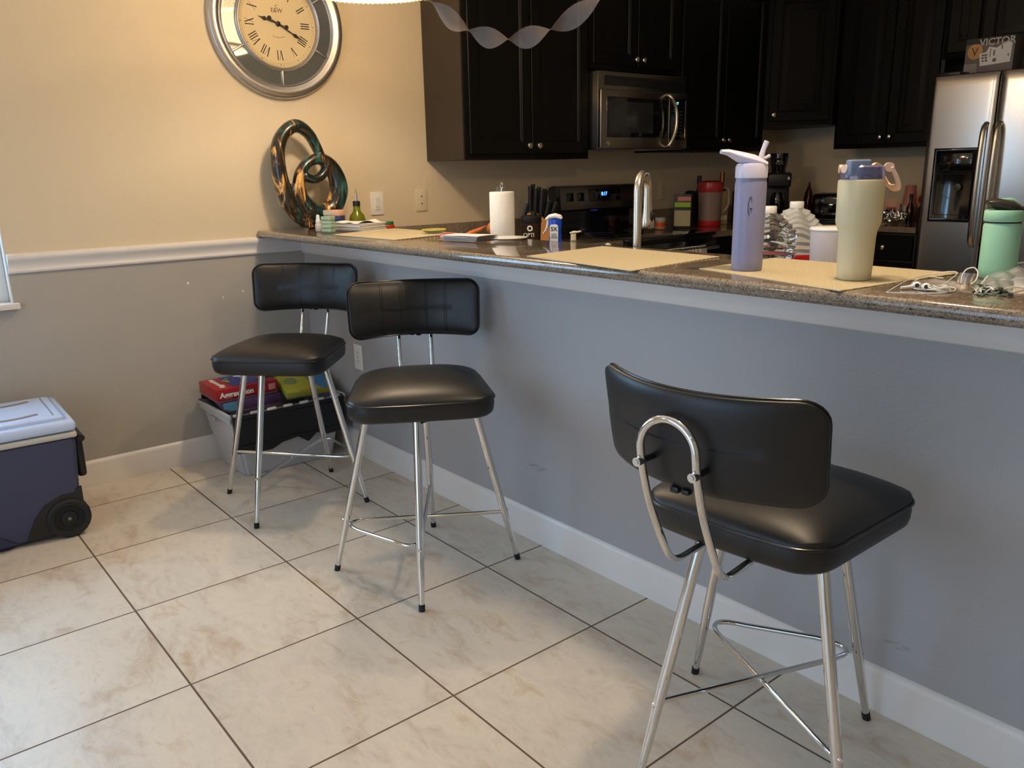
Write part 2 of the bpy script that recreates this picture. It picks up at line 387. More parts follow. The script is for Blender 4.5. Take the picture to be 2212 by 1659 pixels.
m, tr, bs = nt('window_glass'); tr.nodes.remove(bs)
tp = tr.nodes.new('ShaderNodeBsdfTransparent'); gs = tr.nodes.new('ShaderNodeBsdfGlossy'); gs.inputs['Roughness'].default_value = 0.02
mxs = tr.nodes.new('ShaderNodeMixShader'); mxs.inputs[0].default_value = 0.06; tr.links.new(tp.outputs[0], mxs.inputs[1]); tr.links.new(gs.outputs[0], mxs.inputs[2]); tr.links.new(mxs.outputs[0], tr.nodes['Material Output'].inputs[0])
b = MB(); b.box(-0.088, -0.085, WY0+0.04, WY1-0.04, FZ0+0.04, WZ1-0.04); b.build('window_pane', m, wf, smooth=False)
for y0, y1, z0, z1 in ((WY1-0.006, WY1-0.0005, FZ0, WZ1-0.0005), (WY0+0.0005, WY0+0.006, FZ0, WZ1-0.0005)):
    b = MB(); b.box(-0.139, -0.0005, y0, y1, z0, z1); b.build('window_jamb', M_TRIM, wf, smooth=False)
b2 = MB()
for (x0, x1, z0, z1) in ((1.9, 4.5, 0.0, 0.06), (1.9, 4.5, 2.09, 2.15), (1.9, 1.96, 0, 2.15), (4.44, 4.5, 0, 2.15), (3.17, 3.23, 0, 2.15)):
    b2.box(x0, x1, YF-0.10, YF-0.04, z0, z1, 0.004)
struct(b2.build('door_1', M_WHITEP))
b = MB(); b.box(-0.138, -0.0002, WY0+0.0005, WY1-0.0005, WZ0+0.0005, WZ0+0.006); b.box(0.0003, 0.028, WY0-0.03, WY1+0.018, WZ0-0.018, WZ0+0.006, 0.004); b.build('window_sill', M_TRIM, wf)
# mouldings, swept along a line
def sweep(name, prof, p0, p1, nrm, m=M_TRIM):
    b = MB(); p0 = Vector(p0); p1 = Vector(p1); nrm = Vector(nrm)
    A = [b.v(p0+nrm*d+Vector((0, 0, z))) for d, z in prof]; B_ = [b.v(p1+nrm*d+Vector((0, 0, z))) for d, z in prof]
    for k in range(len(prof)-1): b.face([A[k], A[k+1], B_[k+1], B_[k]])
    b.face([A[-1], A[0], B_[0], B_[-1]])
    b.face(A); b.face(list(reversed(B_))); return struct(b.build(name, m, ang=50))
base_prof = [(0, 0), (0.014, 0), (0.014, 0.088), (0.012, 0.094), (0.0125, 0.099), (0.008, 0.107), (0.004, 0.114), (0, 0.116)]
sweep('baseboard_left', base_prof, (0, WY0-1.2, 0), (0, 0, 0), (1, 0, 0))
sweep('baseboard_bar', base_prof, (0, 0, 0), (BX1, 0, 0), (0, -1, 0))
rail = [(0, 0), (0.008, 0.0), (0.012, 0.006), (0.012, 0.012), (0.009, 0.016), (0.011, 0.03), (0.018, 0.046), (0.024, 0.054), (0.026, 0.064), (0.023, 0.072), (0.010, 0.076), (0, 0.078)]
sweep('trim_1', rail, (0, WY1, 0.943), (0, 0, 0.943), (1, 0, 0))
sweep('trim_3', rail, (0, YF, 0.943), (0, WY0, 0.943), (1, 0, 0))
barm = [(0, 0.0), (0.006, 0.0), (0.012, 0.006), (0.013, 0.014), (0.016, 0.018), (0.018, 0.028), (0.018, 0.088), (0, 0.088)]
sweep('trim_2', barm, (0, 0, 0.930), (BX1, 0, 0.930), (0, -1, 0))

# ------------------------------------------------------------------ granite bar and kitchen worktops
def slab(x0, x1, y0, y1, z0, z1, r=0.012, name='countertop', label='', round_left=False):
    b = MB(); b.box(x0, x1, y0, y1, z0, z1, r, 4)
    return tag(b.build(name, M_GRAN), label, 'countertop')
BT = 1.052
slab(0.001, BX1+0.05, -0.235, 0.238, 1.019, BT, 0.014, 'bar_countertop', 'raised speckled brown granite bar top along the grey half wall')
KT = 0.914
slab(0.002, 0.64, 0.77, 1.60, KT-0.035, KT, 0.01, 'kitchen_countertop', 'brown granite worktop left of the stove, under the knife block')
slab(0.002, BX1, 0.132, 0.765, KT-0.035, KT, 0.01, 'sink_countertop', 'lower granite worktop behind the bar holding the faucet')
b = MB(); b.prism([(0.002, 2.39), (0.64, 2.39), (0.64, 3.36), (1.425, 3.36), (1.425, YB-0.002), (0.002, YB-0.002)], KT-0.035, KT)
tag(b.build('corner_countertop', M_GRAN, smooth=False), 'granite corner worktop between the stove and the fridge', 'countertop')
b = MB(); b.box(0.001, 0.02, 0.24, 1.60, KT, 1.026, 0.003); tag(b.build('backsplash', M_GRAN), 'low granite backsplash strip on the wall left of the stove', 'backsplash')
b = MB(); b.box(0.001, 0.02, 2.39, YB-0.02, KT, 1.026, 0.003); tag(b.build('backsplash', M_GRAN), 'low granite backsplash strip right of the stove behind the jars', 'backsplash')
b = MB(); b.box(0.02, 1.42, YB-0.02, YB-0.001, KT, 1.026, 0.003); tag(b.build('backsplash', M_GRAN), 'low granite backsplash strip on the wall left of the fridge', 'backsplash')

# ------------------------------------------------------------------ cabinets
DP = [(0, 0.018), (0, 0.003), (0.003, 0), (0.058, 0), (0.062, 0.004), (0.066, 0.004), (0.070, 0.010), (0.082, 0.010), (0.108, 0.003), (0.112, 0.003)]
def door(parent, x0, x1, z0, z1, knob=None, name='door', m=None):
    b = MB(); b.nested(x0, x1, z0, z1, DP, y=-0.020); d = b.build(name, m or M_WOOD, parent, ang=20)
    if knob:
        k = MB(); k.lathe([(0.006, 0), (0.005, 0.012), (0.009, 0.016), (0.015, 0.022), (0.0165, 0.028), (0.014, 0.033), (0.007, 0.036), (0, 0.0365)], seg=20)
        k.build('knob', M_NICKEL, d, mx=Matrix.Translation((knob[0], -0.020, knob[1])) @ Matrix.Rotation(PI/2, 4, 'X'))
    return d
def cabinet(name, label, loc, rz, wd, dp, z0, z1, doors, side=True, parent_kind='cabinet', frame=0.035, drawers=0):
    t = thing(name, label, parent_kind, loc, rz)
    b = MB(); b.box(0.0, wd, 0.0, dp, z0, z1, 0.002)
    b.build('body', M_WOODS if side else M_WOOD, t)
    b = MB(); b.box(-0.001, wd+0.001, -0.004, 0.012, z0-0.001, z1, 0.002); b.build('face_frame', M_WOOD, t)
    for d in doors: door(t, *d[:4], d[4] if len(d) > 4 else None)
    return t
ZT = 2.43
# local X runs along the wall, -Y faces the room
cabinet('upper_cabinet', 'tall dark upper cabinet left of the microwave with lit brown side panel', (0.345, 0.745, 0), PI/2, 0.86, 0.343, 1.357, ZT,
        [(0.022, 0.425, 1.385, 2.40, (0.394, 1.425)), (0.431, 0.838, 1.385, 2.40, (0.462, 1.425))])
cabinet('upper_cabinet', 'short dark cabinet directly above the microwave', (0.345, 1.607, 0), PI/2, 0.762, 0.343, 1.835, ZT,
        [(0.022, 0.377, 1.865, 2.40, (0.350, 1.90)), (0.385, 0.74, 1.865, 2.40, (0.412, 1.90))], side=False)
cabinet('upper_cabinet', 'dark upper cabinet right of the microwave, deepest in shadow', (0.345, 2.371, 0), PI/2, 0.915, 0.343, 1.395, ZT,
        [(0.022, 0.452, 1.42, 2.40, (0.425, 1.465)), (0.460, 0.893, 1.42, 2.40, (0.488, 1.465))], side=False)
# diagonal corner cabinet
t = thing('corner_cabinet', 'dark diagonal corner cabinet with one knob, hung higher than its neighbours', 'cabinet', (0.345, 3.29, 0), math.radians(45))
L = 0.46
b = MB(); b.prism([(0, 0), (L, 0), (L+0.22, 0.22), (0.23, 0.70), (-0.235, 0.235)], 1.56, ZT); b.build('body', M_WOOD, t, smooth=False)
door(t, 0.03, L-0.03, 1.59, 2.40, (0.062, 1.63))
cabinet('upper_cabinet', 'dark two-door upper cabinet between the corner cabinet and the fridge', (0.672, 3.66, 0), 0, 0.69, 0.338, 1.40, ZT,
        [(0.022, 0.365, 1.425, 2.40, (0.338, 1.465)), (0.372, 0.668, 1.425, 2.40, (0.400, 1.465))], side=False)
cabinet('fridge_cabinet', 'dark cabinet mounted over the fridge behind the card box', (1.37, 3.60, 0), 0, 0.98, 0.398, 1.90, ZT,
        [(0.03, 0.20, 1.93, 2.40), (0.22, 0.58, 1.93, 2.40), (0.59, 0.95, 1.93, 2.40)], side=False)
def base_cab(label, loc, rz, wd, dp, n):
    t = thing('base_cabinet', label, 'cabinet', loc, rz)
    b = MB(); b.box(0, wd, 0, dp, 0.10, KT-0.036, 0.002); b.box(0.0, wd, 0.06, dp, 0, 0.10); b.build('body', M_WOOD, t)
    w_ = wd/n
    for k in range(n):
        door(t, k*w_+0.012, (k+1)*w_-0.012, 0.13, 0.69, (k*w_+w_-0.04 if k % 2 == 0 else k*w_+0.04, 0.64))
        d = MB(); d.nested(k*w_+0.012, (k+1)*w_-0.012, 0.71, 0.86, [(0, 0.018), (0, 0.003), (0.003, 0), (0.02, 0)], y=-0.020); d = d.build('drawer', M_WOOD, t)
        q = MB(); q.lathe([(0.006, 0), (0.005, 0.012), (0.015, 0.022), (0.0165, 0.028), (0.007, 0.036), (0, 0.0365)], seg=16)
        q.build('knob', M_NICKEL, d, mx=Matrix.Translation((k*w_+w_/2, -0.020, 0.785)) @ Matrix.Rotation(PI/2, 4, 'X'))
base_cab('dark base cabinet left of the stove beneath the granite', (0.61, 0.78, 0), PI/2, 0.82, 0.60, 2)
base_cab('dark base cabinet right of the stove beneath the granite', (0.61, 2.395, 0), PI/2, 0.98, 0.60, 2)
base_cab('dark base cabinet beside the fridge under the jars', (0.66, 3.39, 0), 0, 0.76, 0.60, 2)
t = thing('sink_cabinet', 'dark base cabinet run under the sink worktop behind the bar', 'cabinet', (BX1-0.02, 0.74, 0), PI)
b = MB(); b.box(0, 3.85, 0, 0.60, 0.10, KT-0.036, 0.002); b.box(0, 3.85, 0.06, 0.60, 0, 0.1); b.build('body', M_WOOD, t)
for k in range(7): door(t, 0.02+k*0.545, 0.545+k*0.545, 0.13, 0.86, (0.06+k*0.545 if k % 2 else 0.50+k*0.545, 0.80))

# ------------------------------------------------------------------ microwave
M_STEEL2 = mat('dark_brushed_steel', (0.30, 0.275, 0.24), 0.27, 1.0)
t = thing('microwave', 'stainless over-range microwave with curved handle above the stove', 'microwave', (0.42, 1.609, 0), PI/2)
MW = 0.757; Z0, Z1 = 1.405, 1.822
b = MB(); b.box(0, MW, 0.0, 0.415, Z0, Z1, 0.006); b.build('body', M_STEEL2, t)
b = MB(); b.box(0.045, MW-0.03, -0.004, 0.02, Z1-0.075, Z1-0.022, 0.006); b.build('vent_grille', M_BLACKP, t)
d = MB(); d.box(0.002, 0.575, -0.022, -0.001, Z0+0.004, Z1-0.097, 0.006, 3); d = d.build('door', M_STEEL2, t)
b = MB(); b.box(0.045, 0.560, -0.026, -0.018, Z0+0.065, Z1-0.135, 0.005, 3); b.build('window', M_BLACKG, d)
b = MB(); b.box(0.075, 0.43, -0.0275, -0.0255, Z0+0.09, Z1-0.16, 0.001); b.build('screen', mat('microwave_screen', (0.03, 0.033, 0.036), 0.15), d)
b = MB(); b.tube(bez([(0.555, -0.022, Z0+0.012), (0.560, -0.050, Z0+0.03), (0.592, -0.060, Z0+0.10), (0.600, -0.062, Z0+0.165), (0.592, -0.060, Z0+0.235), (0.560, -0.050, Z1-0.125), (0.553, -0.022, Z1-0.108)], 6), 0.011, 12, flat=(0, 1, 0), rad=None)
b.build('handle', M_NICKEL, d)
b = MB(); b.lathe([(0.013, 0), (0.013, 0.003), (0.010, 0.004), (0.0095, 0.0025), (0, 0.0025)], seg=24)
b.build('badge', M_CHROME, d, mx=Matrix.Translation((0.062, -0.022, Z0+0.032)) @ Matrix.Rotation(PI/2, 4, 'X'))
c = MB(); c.box(0.580, MW-0.004, -0.020, -0.001, Z0+0.004, Z1-0.097, 0.006, 3); c = c.build('control_panel', M_STEEL2, t)
b = MB(); b.box(0.585, MW-0.030, -0.024, -0.018, Z0+0.055, Z1-0.13, 0.008, 3); b.build('keypad', M_BLACKG, c)
text('8:17', 0.022, emis('teal_display', (0.2, 1.0, 0.85), 2.0), 'clock_display', c, facing((0.640, -0.0245, Z1-0.155)))
kp = MB()
for i in range(8):
    for j in range(3): kp.box(0.600+j*0.036, 0.622+j*0.036, -0.0247, -0.0235, Z0+0.075+i*0.02, Z0+0.080+i*0.02)
kp.build('keypad_marks', mat('grey_ink', (0.08, 0.08, 0.08), 0.5), c, smooth=False)

# ------------------------------------------------------------------ stove
t = thing('stove', 'black glass-top stove with stainless control back and blue clock', 'stove', (0.66, 1.605, 0), PI/2)
SW = 0.765
b = MB(); b.box(0, SW, 0.01, 0.64, 0.02, 0.905, 0.004); b.build('body', M_BLACKP, t)
b = MB(); b.box(-0.003, SW+0.003, -0.02, 0.62, 0.900, 0.921, 0.005, 3); b.build('cooktop', M_BLACKG, t)
bg_ = MB(); bg_.bm.free(); bg_ = MB()
pr = [(0.56, 0.918), (0.645, 0.918), (0.645, 1.195), (0.600, 1.205), (0.585, 1.20), (0.572, 1.06), (0.560, 1.05)]
A = [bg_.v((0.0, y, z)) for y, z in pr]; B_ = [bg_.v((SW, y, z)) for y, z in pr]
for k in range(len(pr)): bg_.face([A[k], A[(k+1) % len(pr)], B_[(k+1) % len(pr)], B_[k]])
bg_.face(A); bg_.face(list(reversed(B_))); bk = bg_.build('backguard', M_BLACKG, t, smooth=False)
M_DSTEEL = mat('dark_stainless', (0.20, 0.19, 0.18), 0.28, 1.0)
b = MB(); b.box(0.03, SW-0.03, -0.004, 0.0, 0, 0.138, 0.003)
b.build('control_panel', M_DSTEEL, bk, mx=Matrix.Translation((0, 0.572, 1.06)) @ Matrix.Rotation(-0.093, 4, 'X'))
b = MB(); b.box(0.27, 0.55, -0.006, -0.003, 0.045, 0.118, 0.002); b.box(0.08, 0.14, -0.006, -0.003, 0.05, 0.10, 0.002); b.box(0.17, 0.23, -0.006, -0.003, 0.05, 0.10, 0.002)
b.build('display_glass', M_BLACKG, bk, mx=Matrix.Translation((0, 0.572, 1.06)) @ Matrix.Rotation(-0.093, 4, 'X'))
text('8:17', 0.030, emis('blue_display', (0.03, 0.12, 1.0), 9), 'clock_display', bk, Matrix.Translation((0, 0.572, 1.06)) @ Matrix.Rotation(-0.093, 4, 'X') @ facing((0.405, -0.0065, 0.088)), bold=0.0006)
dr = MB(); dr.box(0.006, SW-0.006, -0.03, 0.01, 0.20, 0.885, 0.008, 3); dr = dr.build('oven_door', M_BLACKG, t)
b = MB(); b.cyl((0.05, -0.075, 0.835), (SW-0.05, -0.075, 0.835), 0.012); b.cyl((0.08, -0.03, 0.835), (0.08, -0.075, 0.835), 0.009); b.cyl((SW-0.08, -0.03, 0.835), (SW-0.08, -0.075, 0.835), 0.009)
b.build('door_handle', M_STEEL, dr)
b = MB(); b.box(0.006, SW-0.006, -0.028, 0.01, 0.04, 0.19, 0.006); b.build('storage_drawer', M_BLACKP, t)
for cx, cy, r in ((0.2, 0.15, 0.10), (0.57, 0.15, 0.08), (0.2, 0.43, 0.08), (0.57, 0.43, 0.10)):
    b = MB(); b.lathe([(r, 0), (r, 0.0006), (r-0.004, 0.0006), (r-0.004, 0)], (cx, cy, 0.921), 48, False); b.build('burner_ring', mat('burner_ink', (0.05, 0.05, 0.05), 0.3), t)
# tea towel over the oven handle
M_TT = m_stripe_towel('checked_towel', S(232, 230, 222), S(70, 66, 60), (13, 9))
b = MB()
def tw(u, v):
    y = 0.30+0.40*u
    if v < 0.4: return (-0.092-0.006*math.sin(u*14), 0, 0)
    return (0, 0, 0)
def towel_pt(u, v):
    y = 1.80+0.40*u; s = v*0.72-0.34; rr = 0.017; wob = 0.004*math.sin(u*17)+0.002*math.sin(u*31)
    if s < -0.02: return (0.735+rr+wob, y, 0.835+(s+0.02))
    if s < 0.02:
        a = (s+0.02)/0.04*PI; return (0.735+rr*math.cos(a)+wob, y, 0.835+rr*math.sin(a)*1.1)
    return (0.735-rr+wob*0.3, y, 0.835-(s-0.02)*0.8)
b.grid(towel_pt, 30, 60); tt = b.build('tea_towel', M_TT, ang=180)
sm = tt.modifiers.new('s', 'SOLIDIFY'); sm.thickness = 0.003
tag(tt, 'white towel with dark grid lines hanging from the oven handle', 'towel')

# ------------------------------------------------------------------ fridge
t = thing('fridge', 'stainless side by side fridge with black ice and water dispenser', 'fridge', (1.50, 3.20, 0), 0)
b = MB(); b.box(0.0, 0.91, 0.065, 0.78, 0.02, 1.775, 0.004); b.build('body', mat('fridge_body', (0.012, 0.012, 0.013), 0.4), t)
def fdoor(x0, x1, nm):
    b = MB()
    def f(u, v):
        x = x0+(x1-x0)*u; e = min(u, 1-u)*(x1-x0)
        y = 0.012*(1-min(1, e/0.02))**2 - 0.010*math.sin(PI*((x)/0.91))
        top = 0.010*max(0, (v-0.985)/0.015)**2
        return (x, y+top, 0.06+(1.765-0.06)*v)
    b.grid(f, 24, 60, False)
    bm = b.bm
    ret = bmesh.ops.extrude_face_region(bm, geom=bm.faces[:])
    for v_ in [g for g in ret['geom'] if isinstance(g, bmesh.types.BMVert)]: v_.co.y = 0.064
    return b.build(nm, M_STEEL, t, ang=50)
fl = fdoor(0.003, 0.357, 'freezer_door'); fr = fdoor(0.366, 0.905, 'fridge_door')
for dd, hx in ((fl, 0.327), (fr, 0.396)):
    b = MB(); b.tube(bez([(hx, -0.012, 1.50), (hx, -0.048, 1.465), (hx, -0.060, 1.35), (hx, -0.064, 1.17), (hx, -0.060, 0.98), (hx, -0.048, 0.87), (hx, -0.012, 0.835)], 6), 0.012, 14, flat=(1, 0, 0), rad=[(0.014, 0.011)]*37)
    b.build('handle', M_NICKEL, dd)
b = MB()
b.nested(0.062, 0.312, 0.965, 1.375, [(0, 0.012), (0, -0.002), (0.004, -0.005), (0.012, -0.005), (0.020, -0.002)], y=-0.008); d = b.build('dispenser', M_BLACKG, fl)
b = MB(); b.nested(0.090, 0.285, 1.005, 1.235, [(0, 0), (0.002, 0.0), (0.006, 0.030), (0.02, 0.055)], y=-0.016); b.build('recess', mat('recess_black', (0.004, 0.004, 0.004), 0.5), d)
b = MB(); b.lathe([(0.0, 0), (0.018, 0.001), (0.020, 0.004), (0, 0.006)], seg=20); b.build('paddle', mat('paddle_grey', (0.05, 0.05, 0.045), 0.3), d, mx=Matrix.Translation((0.215, -0.018, 1.16)) @ Matrix.Rotation(PI/2, 4, 'X'))
b = MB(); b.box(0.10, 0.275, -0.0165, -0.0125, 1.25, 1.345, 0.002); b.build('dispenser_buttons', M_BLACKG, d)
b = MB(); b.box(0.02, 0.14, 0.03, 0.15, 1.768, 1.788, 0.004); b.build('hinge_cover', M_BLACKP, t)

# card box and bag on the fridge
t = thing('card_box', 'grey printed VICTOR box with pasted paper label standing on the fridge', 'box', (1.575, 3.42, 1.7765), 0.02)
b = MB(); b.box(0, 0.255, 0, 0.15, 0, 0.195, 0.002); b.build('carton', mat('grey_carton', S(120, 110, 106), 0.5), t)
b = MB(); b.box(0.001, 0.254, -0.001, 0.0, 0.165, 0.194); b.build('dark_band', mat('dark_band', S(40, 32, 36), 0.5), t, smooth=False)
text('VICTOR', 0.052, mat('silver_ink', S(205, 200, 190), 0.5), 'lettering', t, facing((0.165, -0.0015, 0.168)), bold=0.0008, sx=1.0)
b = MB(); b.lathe([(0.041, 0), (0.041, 0.001), (0.035, 0.0014), (0, 0.0014)], seg=32); e = b.build('emblem', mat('gold_emblem', S(205, 150, 80), 0.4), t, mx=Matrix.Translation((0.052, 0, 0.125)) @ Matrix.Rotation(PI/2, 4, 'X'))
text('V', 0.06, mat('brown_ink', S(110, 70, 30), 0.5), 'emblem_letter', e, facing((0.052, -0.0018, 0.123)), bold=0.001)
b = MB(); b.prism([(0.085, 0.045), (0.24, 0.055), (0.243, 0.155), (0.215, 0.165), (0.165, 0.135), (0.125, 0.145), (0.112, 0.118), (0.078, 0.110)], 0, 0.0012)
lab = b.build('pasted_label', M_PAPER, t, smooth=False, mx=Matrix.Translation((0, -0.0005, 0)) @ Matrix.Rotation(PI/2, 4, 'X'))
b = MB()
for (x, z, w_, h_) in ((0.09, 0.098, 0.03, 0.008), (0.09, 0.082, 0.012, 0.011), (0.107, 0.082, 0.012, 0.011), (0.094, 0.066, 0.01, 0.01), (0.11, 0.066, 0.012, 0.012), (0.15, 0.095, 0.008, 0.03), (0.15, 0.062, 0.018, 0.018), (0.19, 0.125, 0.006, 0.022), (0.225, 0.085, 0.006, 0.014), (0.132, 0.09, 0.004, 0.045)):
    b.box(x, x+w_, -0.0022, -0.0016, z, z+h_)
b.build('label_print', mat('faded_print', S(120, 112, 100), 0.7), lab, smooth=False)
b = MB(); b.box(0.0, 0.07, -0.0012, 0, 0.0, 0.062); b.build('pale_panel', mat('pale_carton', S(150, 142, 134), 0.6), t, smooth=False)
b = MB()
def bagf(u, v):
    a = 2*PI*u; z = v*0.34; r = (0.16*(1-v*0.55)+0.01*math.sin(5*a+6*v))*math.sin(min(1, (1-v)*8+0.15)*PI/2)
    return (r*math.cos(a), 0.7*r*math.sin(a)-0.0, z)
b.grid(bagf, 48, 16, False); bmesh.ops.remove_doubles(b.bm, verts=b.bm.verts, dist=1e-4)
bag = b.build('storage_bag', mat('black_nylon', (0.02, 0.02, 0.024), 0.6, bump=0.3, bscale=30), loc=(2.03, 3.42, 1.778), ang=180)
tag(bag, 'slouched black fabric bag on the fridge beside the card box', 'bag')

# ------------------------------------------------------------------ bar stools
def stool(label, cx, cy, byaw, syaw, side, zscale=1.0):
    t = thing('bar_stool', label, 'stool', (cx, cy, 0), byaw, 'black vinyl bar stools on chrome legs')
    fx, fy, tx, ty = 0.211, 0.225, 0.111, 0.118
    def P(sx, sy, z):
        k = z/0.60; return Vector((sx*(fx+(tx-fx)*k), sy*(fy+(ty-fy)*k), z))
    for sx, sy in ((-1, -1), (1, -1), (-1, 1), (1, 1)):
        b = MB(); zs = [0.012, 0.10, 0.22, 0.40, 0.572]; rs = [0.0084, 0.0103, 0.0123, 0.0125, 0.0125]
        b.tube([P(sx, sy, z) for z in zs], 0.01, 18, rad=rs); lg = b.build('leg', M_CHROME, t)
        b = MB(); b.cyl(P(sx, sy, 0.0), P(sx, sy, 0.020), 0.0098, 0.0100, 16); b.build('rubber_foot', M_RUB, lg)
        q = P(sx, sy, 0.185); d = Vector((sx*0.68, sy*0.73, 0)).normalized()
        b = MB(); b.cyl(q+d*0.009, q+d*0.0145, 0.0065, 0.0045, 14); b.build('bolt', M_CHROME, lg)
    zt = 0.185; ins = 1.13
    def Q(sx, sy): v = P(sx, sy, zt); return Vector((v.x*ins, v.y*ins, zt))
    s_ = side
    path = [Q(-1, -s_)*0.885, Q(1, s_), Q(-1, s_), Q(1, -s_)*0.885]
    path[0].z = path[-1].z = zt
    pts = fillet(path, 0.12, 10)
    b = MB()
    n = len(pts)
    for i, p_ in enumerate(pts):
        if i < n//2: p_.z += 0.0
        else: p_.z += 0.0
    pts2 = [Vector((p_.x, p_.y, p_.z + (0.006 if i < n/2 else -0.006))) for i, p_ in enumerate(pts)]
    b.tube(pts2, 0.0063, 14); b.build('footrest', M_CHROME, t)
    rel = syaw-byaw; R = Matrix.Rotation(rel, 4, 'Z')
    b = MB(); b.box(-0.125, 0.125, -0.125, 0.125, 0.556, 0.566, 0.002); b.lathe([(0.09, 0.566), (0.09, 0.574)], seg=30); b.build('swivel_plate', M_BLACKP, t)
    # seat : x = width, y = forward
    a_, b_ = 0.222, 0.200
    def trap(x, y, z):
        k = (y/b_+1)/2; sxx = 0.90+0.135*k; bow = 0.010*(1-(x/a_)**2)*(1 if y > 0 else -1.6)*abs(y)/b_
        if z > 0.6265: z = 0.625+0.052*(max(0, (1-abs(x/a_)**3.2)*(1-abs(y/b_)**3.2)))**0.5
        return (x*sxx, y+bow, z)
    wav = lambda x, y, z: trap(x, y, z)
    prof = [(d_, 0.63) for d_ in (0.198, 0.17, 0.145, 0.12, 0.10, 0.08, 0.06, 0.045, 0.032, 0.022, 0.014, 0.008, 0.003, 0.001)] + [(0.0, 0.624), (-0.001, 0.612), (0.0, 0.595), (0.004, 0.580), (0.014, 0.571), (0.03, 0.570), (0.198, 0.572)]
    st = pillow(a_, b_, 0.068, prof, wav).build('seat', M_VINYL, t, mx=R, ang=60)
    ring = [Vector(trap(x*1.008, y*1.008, 0.6265)) for x, y in rrect(a_, b_, 0.068, 10, 6)]
    b = MB(); b.tube(ring, 0.0032, 8, closed=True); b.build('piping', M_PIPE, st, mx=R)
    # backrest
    W_, H_ = 0.232, 0.094
    def bend(x, h, d):
        k = (h/H_+1)/2                      # 0 bottom .. 1 top
        if d > 0.5: d = 0.001+0.024*max(0, (1-abs(x/W_)**5)*(1-abs(h/H_)**3))**0.5
        if d < -0.5: d = -0.004-0.012*max(0, (1-abs(x/W_)**7)*(1-abs(h/H_)**5))**0.6
        c = -0.338-0.026*k; e = 0.088-0.004*k
        y = c + e*(x/W_)**2; sl = 2*e*x/W_**2; nn = Vector((-sl, 1, 0)).normalized()
        z = 0.836+h + 0.006*(x/W_)**2*(1 if h > 0 else -0.3)
        return (x*(0.965+0.03*k)+nn.x*d, y+nn.y*d, z)
    ds = (0.092, 0.078, 0.064, 0.050, 0.038, 0.028, 0.019, 0.012, 0.006, 0.002)
    prof = [(q, 1.0) for q in ds] + [(0.0, 0.001), (0.0, -0.004)] + [(q, -1.0) for q in reversed(ds)]
    br = pillow(W_, H_, 0.042, prof, bend, ns=14).build('backrest', M_VINYL, t, mx=R, ang=60)
    ring = [Vector(bend(x*1.005, y*1.008, 0.003)) for x, y in rrect(W_, H_, 0.042, 14, 6)]
    b = MB(); b.tube(ring, 0.003, 8, closed=True); b.build('piping', M_PIPE, br, mx=R)
    b = MB()
    for x0 in (-0.125, -0.118, -0.052, -0.045, 0.045, 0.052, 0.118, 0.125):
        b.tube([Vector(bend(x0, h, 1.0)) for h in [(-0.93+1.86*k/16)*H_ for k in range(17)]], 0.0009, 6)
    b.build('stitching', M_PIPE, br, mx=R)
    b = MB(); b.box(-0.022, -0.004, -0.352, -0.336, 0.733, 0.745, 0.003); b.box(0.002, 0.018, -0.352, -0.336, 0.735, 0.745, 0.003); b.build('zip_pull', M_BLACKP, br, mx=R)
    # chrome hoop behind the back
    hp = []
    for k in range(13):
        a = PI*k/12; hp.append((0.058*math.cos(a), -0.3935, 0.828+0.056*math.sin(a)))
    path = [(0.052, -0.10, 0.560), (0.054, -0.20, 0.560), (0.055, -0.285, 0.556), (0.057, -0.325, 0.625), (0.058, -0.368, 0.72), (0.058, -0.388, 0.79)] + hp + [(-0.058, -0.388, 0.79), (-0.058, -0.368, 0.72), (-0.057, -0.325, 0.625), (-0.055, -0.285, 0.556), (-0.054, -0.20, 0.560), (-0.052, -0.10, 0.560)]
    b = MB(); b.tube(fillet(path, 0.040, 6), 0.0074, 16); h_ = b.build('back_frame', M_CHROME, t, mx=R)
    for sx in (-1, 1):
        b = MB(); b.cyl((sx*0.058, -0.404, 0.795), (sx*0.058, -0.390, 0.795), 0.0085, 0.0085, 18); b.cyl((sx*0.058, -0.4062, 0.795), (sx*0.058, -0.401, 0.795), 0.005, 0.005, 6)
        b.build('bolt', M_CHROME, h_, mx=R)
        b = MB(); b.cyl((sx*0.058, -0.392, 0.795), (sx*0.056, -0.345, 0.795), 0.006); b.build('spacer', M_BLACKP, h_, mx=R)
    return t
stool('black vinyl bar stool in the corner in front of the games tote', 0.738, -0.473, -0.134, 3.885, 1)
stool('middle black bar stool facing the room, nearest the centre', 1.604, -0.400, 0.161, 4.163, -1)
stool('nearest bar stool, seen from behind with curved back and chrome hoop', 2.876, -0.345, 0.39, 0.077, 1)

